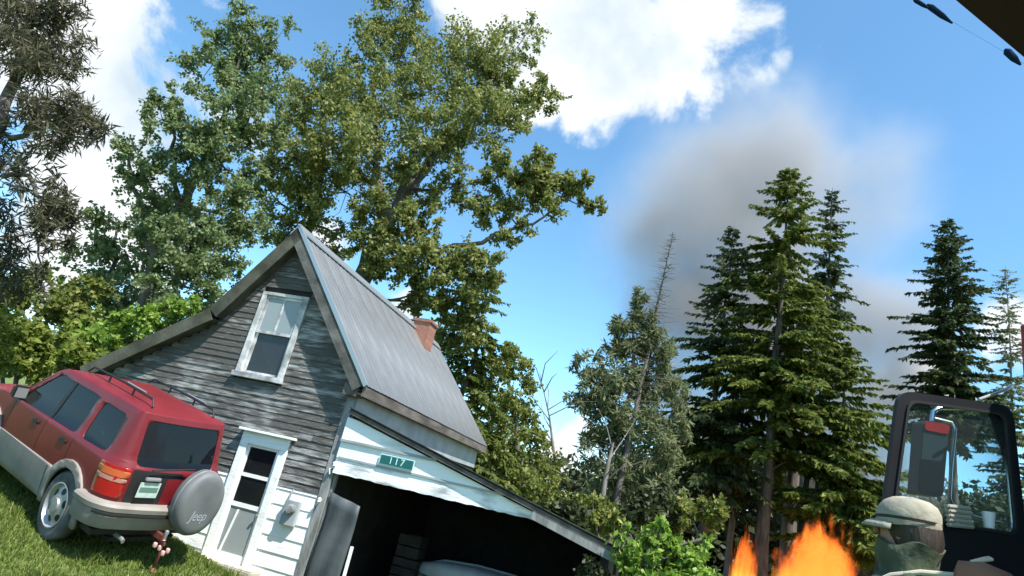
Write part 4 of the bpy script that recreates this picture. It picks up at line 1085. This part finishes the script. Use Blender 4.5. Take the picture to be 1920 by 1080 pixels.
# bare trunks that show low between the spruces
def bare_trunk(label, pts, Y, bark, seed, twig=6):
    r = np.random.default_rng(seed); b0 = at(pts[0][0], pts[0][1], Y); gz = float(ground_h(b0[0], b0[1]))
    root = empty('bare_tree', (b0[0], b0[1], gz)); off = np.array([b0[0], b0[1], gz]); mb = MB()
    P = [np.array([0, 0, -.2])]+[at(p[0], p[1], Y)-off for p in pts[1:]]; R_ = [p[2] for p in pts]
    mb.tube(P, R_, 8, True)
    mb.build('trunk', M[bark], root, True, 60)
    for i in range(twig):
        t_ = r.uniform(.4, .98); k = t_*(len(P)-1); j = min(int(k), len(P)-2); p = P[j]*(1-(k-j))+P[j+1]*(k-j); a = r.uniform(0, 2*PI)
        e = p+np.array([math.cos(a), math.sin(a), r.uniform(.3, 1.1)])*r.uniform(.8, 2.2); m_ = (p+e)/2+r.normal(0, .15, 3)
        MB().tube([p, m_, e], [.03, .018, .006], 5, False).build('branch', M[bark], root, True, 60)
    tag(root, label, 'tree', 'bare trunks between the conifers')
bare_trunk('dark straight trunk just left of the main flames', ((1432, 1075, .22), (1436, 960, .20), (1442, 850, .17), (1448, 740, .12)), 29, 'bark', 91, 4)
bare_trunk('broad pale trunk standing in for the smoke-lit gap between the flames', ((1478, 1078, .55), (1484, 980, .5), (1492, 890, .42), (1500, 820, .3)), 33, 'barkpale', 92, 3)  # pale trunk added where smoke-lit brightness fills the gap
bare_trunk('slanting dark trunk rising from the main flames', ((1490, 1078, .16), (1505, 960, .15), (1522, 830, .12), (1545, 700, .08)), 31, 'bark', 93, 4)
bare_trunk('forked pale trunk behind the carport roof', ((1128, 1000, .13), (1130, 930, .11), (1140, 870, .08), (1150, 830, .04)), 24, 'barkpale', 94, 6)
bare_trunk('bare grey sapling right of the yellow-green tree', ((1035, 980, .10), (1040, 860, .07), (1030, 780, .04), (1012, 700, .012)), 27, 'barkpale', 95, 10)
bare_trunk('pale thin trunk behind the small left flame', ((1362, 1078, .2), (1370, 1000, .17), (1380, 900, .13), (1385, 840, .08)), 33, 'barkpale', 96, 3)

# ------------------------------------------------------------------ fire engine at the right: open cab door, mirror, made-up hatch standing in for a helmet brim
M['truckred'] = mat('fire_engine_red', (.30, .015, .018), .3, coat=.6)
M['doorblack'] = mat('door_black_trim', (.006, .0065, .009), .4, (.010, .011, .014), scale=5)
M['rubber'] = mat('rubber_seal', (.016, .017, .021), .45)
M['chrome'] = mat('chrome_tube', (.62, .62, .62), .22, metal=1)
M['mirrorglass'] = mat('mirror_dark_reflection', (.025, .045, .055), .12, spec=.6)  # dark bluish reflection put into the mirror's colour
M['paneglass'] = glassmat('greenish_door_glass', (.86, .95, .97), .05, .02)
M['hatch'] = mat('hatch_underside', (.16, .15, .15), .6, (.22, .21, .21), scale=3)
M['hatchrim'] = mat('stand_in_hatch_rim', (.035, .016, .025), .5)
TG = float(ground_h(2.7, 2.0))
tk = empty('fire_engine', (3.4, 1.0, TG)); TO = Vector((3.4, 1.0, TG))
tag(tk, 'red fire engine at the right edge with its black cab door swung open', 'truck')
def tb_(mb, name, m, parent=tk, smooth=False, bevel=0):
    mb.V = [(v[0]-TO.x, v[1]-TO.y, v[2]-TO.z) for v in mb.V] if parent is tk else mb.V
    return mb.build(name, m, parent, smooth, bevel=bevel)
def sub(mb, name, m, parent, smooth=False, bevel=0):
    mb.V = [(v[0]-TO.x, v[1]-TO.y, v[2]-TO.z) for v in mb.V]
    return mb.build(name, m, parent, smooth, bevel=bevel)
tb_(MB().box(2.74, 4.95, -3.2, 3.08, .95, 3.36), 'cab_body', M['truckred'], bevel=.06)
tb_(MB().box(2.735, 2.739, 1.95, 2.98, 1.0, 3.1), 'dark_recess_panel', M['black'])  # flat dark panel painting in the shaded door recess
tb_(MB().box(2.50, 2.74, 1.9, 3.0, .80, .86), 'running_board', M['alloy'], bevel=.01)
for y in (-2.0, 1.3):
    mb = MB().lathe([(.25, -.15), (.44, -.16), (.5, -.12), (.5, .12), (.44, .16), (.25, .15), (.22, .05), (.0, .06)], 28, 'x', (2.95, y, TG+.5)); tb_(mb, 'wheel', M['tyre'], smooth=True)
# door leaf stands out from the cab, inner side towards us
DY = 3.0
outl = rpoly([(1.885, 1.30), (1.985, 2.20), (2.05, 2.785), (2.675, 2.835), (2.69, 2.2), (2.68, 1.30)], .07)
outl = rpoly([(1.90, 1.30), (1.985, 2.20), (2.055, 2.785), (2.655, 2.835), (2.69, 2.2), (2.68, 1.30)], .075, 5)
hole = rpoly([(2.028, 2.165), (2.105, 2.738), (2.61, 2.782), (2.635, 2.205)], .05, 4)
def plate(outer, holes, y0, y1):
    pts, tris = tess_sheet(outer, holes); n = len(pts); mb = MB()
    mb.V = [(p.x, y0, p.y) for p in pts]+[(p.x, y1, p.y) for p in pts]
    mb.F = [tuple(t_) for t_ in tris]+[tuple(i+n for i in reversed(t_)) for t_ in tris]
    b_ = 0
    for lp in [outer]+holes:
        k = len(lp); mb.F += [(b_+i, b_+(i+1) % k, n+b_+(i+1) % k, n+b_+i) for i in range(k)]; b_ += k
    return mb
door = tb_(plate(outl, [hole], DY, DY+.028), 'cab_door', M['doorblack'])
def grow(P, k):
    c = np.mean(np.array(P), 0); return [tuple(c+(np.array(p)-c)*k) for p in P]
sub(plate(grow(hole, 1.03), [grow(hole, .985)], DY-.010, DY-.001), 'window_seal', M['rubber'], door)
sub(plate(grow(hole, .999), [], DY+.012, DY+.016), 'door_pane', M['paneglass'], door)
sub(MB().obox((2.35, DY-.015, 1.75), (.22, 0, .01), (0, .012, 0), (0, 0, .16)), 'door_pocket', M['hatch'], door, bevel=.02)
sub(MB().tube([(2.50, DY, 2.02), (2.50, DY-.05, 2.0), (2.50, DY-.05, 1.8), (2.50, DY, 1.78)], .012), 'grab_handle', M['black'], door, True)
# mirror on its tube bracket, outside the glass
br = tb_(MB().tube([(2.70, 3.16, 2.86), (2.62, 3.22, 2.845), (2.50, 3.22, 2.82), (2.43, 3.22, 2.805), (2.395, 3.22, 2.775), (2.385, 3.22, 2.70), (2.36, 3.22, 2.36)], .013), 'mirror_bracket', M['chrome'], smooth=True)
sub(MB().tube([(2.66, 3.10, 2.25), (2.50, 3.2, 2.27), (2.462, 3.2, 2.33), (2.475, 3.2, 2.5), (2.502, 3.2, 2.71), (2.49, 3.21, 2.735), (2.40, 3.22, 2.74)], .009), 'bracket_stay', M['chrome'], br, True)
mh = MB()
for k in range(7):
    t_ = k/6
mhp = rpoly([(2.285, 2.315), (2.42, 2.325), (2.462, 2.72), (2.315, 2.71)], .03, 4)
mh = tb_(plate(mhp, [], 3.19, 3.27), 'mirror_head', M['black'])
sub(plate(grow(mhp, .93), [], 3.186, 3.189), 'mirror_glass', M['mirrorglass'], mh)
sub(plate(rpoly([(2.318, 2.655), (2.45, 2.66), (2.458, 2.712), (2.322, 2.704)], .02, 3), [], 3.178, 3.185), 'mirror_red_reflection', M['truckred'], mh)  # red truck's reflection laid on the mirror as a coloured strip
tb_(MB().tube([(2.74, 3.1, 2.98), (2.66, 3.05, 2.93), (2.50, 3.03, 2.84)], .008), 'door_stay', M['alloy'], smooth=True)
# hatch made up to stand in for a dark helmet brim overhead
hz = 3.30
hp = [(.80, 1.093), (2.75, 1.93), (2.75, .75), (.80, -.08)]
ht = tb_(MB().prism(hp, 2, hz, hz+.035), 'stand_in_hatch', M['hatch'])
e0, e1 = np.array([.80, 1.093]), np.array([2.75, 1.93]); ed = (e1-e0)/np.linalg.norm(e1-e0); en = np.array([ed[1], -ed[0]])
sub(MB().prism([tuple(e0-en*.015), tuple(e1-en*.015), tuple(e1+en*.075), tuple(e0+en*.075)], 2, hz-.035, hz-.001), 'stand_in_hatch_rim', M['hatchrim'], ht)
sub(MB().tube([(2.74, 1.2, 2.75), (2.0, 1.15, 3.29)], .014), 'stand_in_strut', M['black'], ht, True)

# cloth and cup on the door's sill
M['cloth'] = mat('offwhite_ribbed_cloth', (.42, .40, .34), .9, (.32, .30, .26), scale=30, stretch=(.2, 1, 1))
cl_ = empty('folded_cloth', (2.335, DY-.02, 2.172)); cl_.rotation_euler = (0, -.12, .1)
for k in range(5):
    MB().box(-.068+.003*(k % 2), .066-.004*(k % 3), -.03, .005, k*.021, k*.021+.0185).build('fold', M['cloth'], cl_, bevel=.006)
tag(cl_, 'off-white ribbed cloth folded on the sill of the open truck door', 'cloth')
o = MB().lathe([(0, 0), (.020, 0), (.027, .075), (.025, .075), (.018, .005), (0, .005)], 18, 'z', (2.515, DY+.012, 2.205)).build('paper_cup', mat('white_paper', (.8, .8, .8), .6), None, True)
tag(o, 'small white paper cup at the lower right of the door window', 'cup')

# ------------------------------------------------------------------ person beside the door, facing left, seen to the collar
M['skin'] = mat('skin', (.27, .14, .095), .6, (.33, .18, .125), scale=9)
M['olive'] = mat('olive_jacket', (.035, .048, .026), .9, (.075, .092, .055), scale=6, bump=1.0, bscale=11)
M['trouser'] = mat('dark_trousers', (.03, .032, .03), .9)
M['cream'] = mat('cream_cap', (.36, .34, .27), .85, (.25, .23, .18), scale=9, bump=.6, bscale=14)
M['packbrown'] = mat('brown_canvas_pack', (.20, .085, .045), .8, (.27, .13, .07), scale=5, bump=.3)
M['strap'] = mat('pale_strap', (.52, .47, .36), .8)
M['boot'] = mat('boot', (.015, .014, .013), .6)
PB = Vector((1.87, 2.66, float(ground_h(1.87, 2.66))-.035))
person = empty('person', PB, -.8)
tag(person, 'person in cream cap and olive jacket with brown pack beside the truck door', 'person')
PB_ = np.array(PB)
# one continuous body: forward is -x (left in the picture), height about 1.74
def skin_body():
    J = {}; E_ = []; Rr = []; Vv = []
    def v(p, r): Vv.append(p); Rr.append(r); return len(Vv)-1
    def e(a, b_): E_.append((a, b_))
    pel = v((0, 0, .95), (.15, .12)); ab = v((-.01, 0, 1.12), (.14, .115)); chs = v((0, 0, 1.32), (.165, .125)); nb = v((.0, 0, 1.47), (.075, .07)); nk = v((-.01, 0, 1.54), (.055, .055))
    h1 = v((-.03, 0, 1.60), (.075, .07)); h2 = v((-.03, 0, 1.69), (.095, .078)); h3 = v((-.01, 0, 1.755), (.085, .07))
    for a, b_ in ((pel, ab), (ab, chs), (chs, nb), (nb, nk), (nk, h1), (h1, h2), (h2, h3)): e(a, b_)
    for s_ in (1, -1):
        sh = v((0, .18*s_, 1.42), (.07, .07)); el = v((.05, .25*s_, 1.13), (.05, .05)); wr = v((-.14, .22*s_, .95), (.032, .032)); pm = v((-.20, .21*s_, .92), (.038, .022))
        e(chs, sh); e(sh, el); e(el, wr); e(wr, pm)
        for i, (ln, oy) in enumerate(((.075, .032), (.085, .011), (.08, -.011), (.062, -.031))):
            k1 = v((-.245, (.21+oy)*s_, .90), (.0095, .0095)); k2 = v((-.245-ln*.45, (.21+oy*1.05)*s_, .88), (.0088, .0088)); k3 = v((-.245-ln*.6, (.21+oy*1.05)*s_, .855), (.0075, .0075)); e(pm, k1); e(k1, k2); e(k2, k3)
        t1 = v((-.185, (.21-.05)*s_, .905), (.0105, .0105)); t2 = v((-.225, (.21-.062)*s_, .885), (.009, .009)); e(pm, t1); e(t1, t2)
        hp_ = v((0, .10*s_, .88), (.095, .09)); kn = v((-.02, .11*s_, .50), (.06, .06)); an = v((.01, .115*s_, .10), (.042, .045)); to = v((-.13, .125*s_, .045), (.042, .03))
        e(pel, hp_); e(hp_, kn); e(kn, an); e(an, to)
    me = bpy.data.meshes.new('body'); me.from_pydata(Vv, E_, [])
    o = bpy.data.objects.new('body', me); COL.objects.link(o)
    o.modifiers.new('skin', 'SKIN'); sb = o.modifiers.new('sub', 'SUBSURF'); sb.levels = 2; sb.render_levels = 2
    for i, d in enumerate(me.skin_vertices[0].data): d.radius = Rr[i]; d.use_root = (i == 0)
    dg = bpy.context.evaluated_depsgraph_get(); me2 = bpy.data.meshes.new_from_object(o.evaluated_get(dg)); bpy.data.objects.remove(o); me2.shade_smooth()
    return me2
bo = obj('body', skin_body(), M['skin'], person)
def rings(R_, n=26, noise=0, seed=0):
    rr = random.Random(seed); V = []; Fc = []
    for (cx_, cy_, z, rx, ry) in R_:
        for k in range(n):
            a = 2*PI*k/n; q = 1+noise*math.sin(a*5+z*31)*.5+noise*math.sin(a*3-z*17)*.5
            V.append((cx_+rx*math.cos(a)*q, cy_+ry*math.sin(a)*q, z+noise*.12*math.sin(a*4)))
    for i in range(len(R_)-1):
        for k in range(n): Fc.append((i*n+k, i*n+(k+1) % n, (i+1)*n+(k+1) % n, (i+1)*n+k))
    mb = MB(); mb.V = V; mb.F = Fc; return mb
jk = rings([(0, 0, .80, .19, .21), (0, 0, .95, .195, .215), (0, 0, 1.15, .19, .21), (0, 0, 1.32, .19, .225), (0, 0, 1.42, .17, .23), (0, 0, 1.475, .135, .19), (.005, 0, 1.505, .11, .125), (.0, 0, 1.53, .105, .105), (-.005, 0, 1.585, .115, .112), (.004, 0, 1.632, .122, .114), (.004, 0, 1.636, .108, .102), (-.005, 0, 1.55, .09, .09)], 28, .11).build('jacket', M['olive'], person, True, 70)
for s_ in (1, -1):
    MB().tube([(0, .15*s_, 1.435), (.015, .225*s_, 1.37), (.05, .255*s_, 1.13), (-.03, .245*s_, 1.04), (-.125, .222*s_, .96)], [.09, .09, .07, .062, .052], 14, False).build('sleeve', M['olive'], jk, True, 70)
    MB().tube([(0, .10*s_, .90), (-.02, .11*s_, .50), (.01, .115*s_, .08)], [.115, .085, .075], 14, False).build('trouser_leg', M['trouser'], person, True, 70)
    loft([(-.18, .04, .005, .05, .6), (-.14, .055, .0, .085, .6), (-.05, .055, .0, .12, .6), (.03, .055, .0, .16, .6), (.07, .045, .0, .15, .6)]).build('boot', M['boot'], person, True, 60, (0, .12*s_, 0))
# face, ears, hair edge
MB().lathe([(0, 0), (.014, .008), (.018, .03), (.008, .05), (0, .055)], 10, 'z', (-.122, 0, 1.66)).build('nose', M['skin'], bo, True)
for s_ in (1, -1):
    MB().lathe([(0, -.008), (.011, -.004), (.011, .004), (0, .008)], 10, 'x', (-.112, .03*s_, 1.705)).build('eye', M['white'], bo, True)
    ear = MB().lathe([(0, -.006), (.016, -.006), (.02, .0), (.014, .006), (.006, .003), (0, .002)], 12, 'y').build('ear', M['skin'], bo, True, 40, (-.02, .078*s_, 1.668)); ear.scale = (.75, 1, 1.3); ear.rotation_euler = (0, .2, .25*s_)
MB().obox((-.118, 0, 1.638), (.004, 0, 0), (0, .024, 0), (0, 0, .004)).build('mouth', M['packbrown'], bo)
rings([(.035, 0, 1.575, .068, .072), (.030, 0, 1.61, .086, .088), (.022, 0, 1.66, .100, .096), (.010, 0, 1.71, .106, .099), (.0, 0, 1.74, .105, .098)], 30, .05).build('hair', mat('dark_brown_hair', (.018, .012, .008), .6, (.045, .03, .02), scale=40, stretch=(1, 1, .15), bump=.6, bscale=60), bo, True)
# cap: soft dome, dark band doubling as a shadow line, brim to the left and forward
cap = rings([(-.005, 0, 1.705, .118, .104), (-.005, 0, 1.735, .121, .107), (-.003, 0, 1.77, .117, .103), (.0, 0, 1.80, .098, .088), (.002, 0, 1.818, .068, .06), (.002, 0, 1.826, .03, .027), (.002, 0, 1.827, .001, .001)], 30, .035).build('cap', M['cream'], person, True, 70)
V = []; Fc = []
for i in range(13):
    a = PI-1.25+2.5*i/12
    for k in range(4):
        t_ = k/3; rx = .117+t_*(.06*math.cos((i-6)/6*1.25)**1); V.append((-.005+rx*math.cos(a), (.105+t_*.05*math.cos((i-6)/6*1.25))*math.sin(a), 1.722-.030*t_*t_-.012*abs(i-6)/6))
for i in range(12):
    for k in range(3): a = i*4+k; Fc.append((a, a+1, a+5, a+4))
o = obj('brim', mesh('brim', V, Fc, True), M['cream'], cap); md = o.modifiers.new('thick', 'SOLIDIFY'); md.thickness = .006
rings([(-.005, 0, 1.726, .1225, .1085), (-.005, 0, 1.738, .1235, .1095)], 30).build('cap_band_shadow', M['boot'], cap, True)  # dark band, also colouring in the shadow line over the brim
# pack on the back (right in the picture)
pk = loft([(-.0, .10, -.24, .24, .35), (.02, .16, -.30, .28, .35), (.10, .17, -.31, .29, .35), (.17, .16, -.30, .27, .35), (.20, .11, -.25, .22, .35)], 28).build('backpack', M['packbrown'], person, True, 60, (.16, .0, 1.33))
MB().tube([(.03, .09, .27), (.05, .12, .30), (.10, .05, .315), (.12, -.06, .305), (.06, -.10, .28)], .007).build('top_strap', M['strap'], pk, True)
MB().tube([(.205, .1, .15), (.215, .1, .0), (.21, .1, -.2)], .012).build('side_strap', M['strap'], pk, True)
for s_ in (1, -1):
    MB().tube([(.17, .09*s_, 1.55), (.06, .11*s_, 1.535), (-.04, .12*s_, 1.50), (-.185, .11*s_, 1.40), (-.205, .10*s_, 1.2), (-.1, .19*s_, 1.05)], .011).build('shoulder_strap', M['strap'], person, True)
MB().lathe([(0, -.02), (.02, -.018), (.022, .02), (.012, .03), (0, .032)], 12, 'z', (.215, .02, 1.53)).build('pack_toggle', M['strap'], person, True)

# ------------------------------------------------------------------ added cable with dark blue strips standing in for windscreen reflections
cable = empty('cable_for_reflections', at(1750, 20, 22)); CO = np.array(cable.location)
c0, c1, c2 = at(1500, -120, 22), at(1750, 20, 22), at(1898, 106, 22); c3 = at(2100, 230, 22)
MB().tube([p-CO for p in (c0, c1, c2, c3)], .006, 5).build('added_wire', mat('added_wire_blue', (.10, .22, .34), .6), cable)
M['sleeve'] = mat('dark_blue_reflection', (.004, .018, .05), .9, spec=.1)
for (xa, ya, xb, yb, r_) in ((1712, -2, 1745, 18, .10), (1738, 8, 1786, 44, .14), (1884, 92, 1914, 122, .17)):
    a, b_ = at(xa, ya, 22)-CO, at(xb, yb, 22)-CO
    MB().tube([a, a*.85+b_*.15, a*.4+b_*.6, b_], [r_*.3, r_, r_*.9, r_*.25], 8).build('reflection_strip', M['sleeve'], cable, True)
tag(cable, 'made-up thin cable with dark blue strips for windscreen reflections in the upper right sky', 'cable')

# ------------------------------------------------------------------ fire and smoke
def vol_nodes(name):
    m = bpy.data.materials.new(name); m.use_nodes = True; t = m.node_tree; t.nodes.remove(t.nodes['Principled BSDF']); return m, t
def tm_(t, op, a, b_=None, clamp=False):
    n = t.nodes.new('ShaderNodeMath'); n.operation = op; n.use_clamp = clamp
    for i, v in enumerate((a, b_)):
        if v is None: continue
        if isinstance(v, (int, float)): n.inputs[i].default_value = v
        else: t.links.new(v, n.inputs[i])
    return n.outputs[0]
def flame_mat(name, seed, strength):
    m, t = vol_nodes(name); L = t.links
    tc = t.nodes.new('ShaderNodeTexCoord'); sp_ = t.nodes.new('ShaderNodeSeparateXYZ')
    mp = t.nodes.new('ShaderNodeMapping'); mp.inputs['Location'].default_value = (seed, seed*2, 0); mp.inputs['Scale'].default_value = (1.5, 1.5, .75)
    L.new(tc.outputs['Object'], mp.inputs[0])
    nz = t.nodes.new('ShaderNodeTexNoise'); nz.inputs['Scale'].default_value = 1.9; nz.inputs['Detail'].default_value = 6; nz.inputs['Roughness'].default_value = .62; L.new(mp.outputs[0], nz.inputs['Vector'])
    sc_ = t.nodes.new('ShaderNodeVectorMath'); sc_.operation = 'SUBTRACT'; L.new(nz.outputs['Color'], sc_.inputs[0]); sc_.inputs[1].default_value = (.5, .5, .5)
    s2_ = t.nodes.new('ShaderNodeVectorMath'); s2_.operation = 'SCALE'; L.new(sc_.outputs[0], s2_.inputs[0]); s2_.inputs['Scale'].default_value = 2.1
    ad = t.nodes.new('ShaderNodeVectorMath'); ad.operation = 'ADD'; L.new(tc.outputs['Object'], ad.inputs[0]); L.new(s2_.outputs[0], ad.inputs[1])
    L.new(ad.outputs[0], sp_.inputs[0])
    r2 = tm_(t, 'SQRT', tm_(t, 'ADD', tm_(t, 'POWER', tm_(t, 'ABSOLUTE', sp_.outputs[0]), 2.0), tm_(t, 'POWER', tm_(t, 'ABSOLUTE', sp_.outputs[1]), 2.0)))
    lim = tm_(t, 'SUBTRACT', 1.25, tm_(t, 'MULTIPLY', tm_(t, 'POWER', tm_(t, 'MAXIMUM', sp_.outputs[2], 0), 2.2), .24))
    mr = t.nodes.new('ShaderNodeMapRange'); mr.interpolation_type = 'SMOOTHSTEP'; L.new(tm_(t, 'SUBTRACT', lim, r2), mr.inputs['Value'])
    mr.inputs['From Min'].default_value = -.05; mr.inputs['From Max'].default_value = .35
    cr = t.nodes.new('ShaderNodeValToRGB'); zz = tm_(t, 'MULTIPLY', sp_.outputs[2], .5, True); L.new(zz, cr.inputs[0])
    cr.color_ramp.elements[0].position = .10; cr.color_ramp.elements[0].color = (1, .55, .07, 1); cr.color_ramp.elements[1].position = .45; cr.color_ramp.elements[1].color = (1, .20, .03, 1)
    em = t.nodes.new('ShaderNodeEmission'); L.new(cr.outputs[0], em.inputs[0]); L.new(tm_(t, 'MULTIPLY', mr.outputs[0], strength), em.inputs[1])
    ab = t.nodes.new('ShaderNodeVolumeAbsorption'); ab.inputs[0].default_value = (.5, .3, .2, 1); L.new(tm_(t, 'MULTIPLY', mr.outputs[0], 2.2), ab.inputs['Density'])
    asn = t.nodes.new('ShaderNodeAddShader'); L.new(em.outputs[0], asn.inputs[0]); L.new(ab.outputs[0], asn.inputs[1])
    L.new(asn.outputs[0], t.nodes['Material Output'].inputs['Volume'])
    return m
def flames(label, x0, x1, ytop, Y, seed, strength):
    a, b_, c = at(x0, 1075, Y), at(x1, 1075, Y), at((x0+x1)/2, ytop, Y)
    cx_ = (a[0]+b_[0])/2; wd = (b_[0]-a[0])/2; gz = float(ground_h(cx_, Y)); hh = (c[2]-gz)/2
    o = MB().lathe([(.0, .0), (1.5, .0), (1.65, .6), (1.4, 1.6), (.9, 2.3), (0, 2.6)], 16, 'z').build('flames', flame_mat('flame_'+str(seed), seed, strength), None)
    o.location = (cx_, Y, gz); o.scale = (wd, wd*.7, hh)
    tag(o, label, 'fire'); return o
flames('main orange and yellow fire burning low between the trunks', 1470, 1612, 985, 25.0, 3.1, 2.0)
flames('small orange flame left of the dark trunk', 1372, 1416, 1000, 29.8, 8.7, 2.2)

sm_m, t = vol_nodes('grey_smoke'); L = t.links
SMOKE = [(1545, 1010, 100, 1.6), (1530, 900, 130, 1.6), (1500, 790, 160, 1.5), (1440, 660, 190, 1.3), (1390, 540, 210, 1.1), (1320, 430, 225, .8), (1420, 340, 210, .8), (1570, 370, 180, .42), (1220, 460, 150, .65),
         (1640, 620, 140, 1.2), (1660, 740, 130, 1.5), (1620, 900, 130, 1.6), (1290, 600, 150, 1.1), (1280, 740, 130, 1.0)]
SY = 44
geo = t.nodes.new('ShaderNodeNewGeometry')
nz = t.nodes.new('ShaderNodeTexNoise'); nz.inputs['Scale'].default_value = .16; nz.inputs['Detail'].default_value = 5; nz.inputs['Roughness'].default_value = .55
L.new(geo.outputs['Position'], nz.inputs['Vector'])
sc_ = t.nodes.new('ShaderNodeVectorMath'); sc_.operation = 'SUBTRACT'; L.new(nz.outputs['Color'], sc_.inputs[0]); sc_.inputs[1].default_value = (.5, .5, .5)
s2_ = t.nodes.new('ShaderNodeVectorMath'); s2_.operation = 'SCALE'; L.new(sc_.outputs[0], s2_.inputs[0]); s2_.inputs['Scale'].default_value = 9
ad = t.nodes.new('ShaderNodeVectorMath'); ad.operation = 'ADD'; L.new(geo.outputs['Position'], ad.inputs[0]); L.new(s2_.outputs[0], ad.inputs[1])
acc = None; lo = np.full(3, 1e9); hi = -lo
for (x, y, rp, w_) in SMOKE:
    c = at(x, y, SY); R_ = rp*np.linalg.norm(c-CAM)/FPX
    lo = np.minimum(lo, c-R_*np.array([1.25, .8, 1.25])); hi = np.maximum(hi, c+R_*np.array([1.25, .8, 1.25]))
    vm = t.nodes.new('ShaderNodeVectorMath'); vm.operation = 'DISTANCE'; L.new(ad.outputs[0], vm.inputs[0]); vm.inputs[1].default_value = c
    mr = t.nodes.new('ShaderNodeMapRange'); mr.interpolation_type = 'SMOOTHERSTEP'; L.new(vm.outputs['Value'], mr.inputs['Value'])
    mr.inputs['From Min'].default_value = R_*1.1; mr.inputs['From Max'].default_value = R_*.1; mr.inputs['To Max'].default_value = w_
    acc = mr.outputs[0] if acc is None else tm_(t, 'MAXIMUM', acc, mr.outputs[0])
nz3 = t.nodes.new('ShaderNodeTexNoise'); nz3.inputs['Scale'].default_value = .22; nz3.inputs['Detail'].default_value = 4; L.new(geo.outputs['Position'], nz3.inputs['Vector'])
den = tm_(t, 'MULTIPLY', acc, tm_(t, 'MULTIPLY', tm_(t, 'MAXIMUM', tm_(t, 'ADD', tm_(t, 'MULTIPLY', nz3.outputs['Fac'], 3.4), -.9), .10), .27))
pv = t.nodes.new('ShaderNodeVolumePrincipled'); pv.inputs['Color'].default_value = (.83, .77, .71, 1); pv.inputs['Anisotropy'].default_value = .3
L.new(den, pv.inputs['Density']); L.new(pv.outputs[0], t.nodes['Material Output'].inputs['Volume'])
lo[2] = max(lo[2], .3); lo[1] = 36.8
ctr = (lo+hi)/2; hs = (hi-lo)/2
o = MB().box(-hs[0], hs[0], -hs[1], hs[1], -hs[2], hs[2]).build('smoke', sm_m, None, loc=tuple(ctr))
tag(o, 'grey-brown smoke plume rising behind the spruces from the fire', 'smoke', kind='stuff')
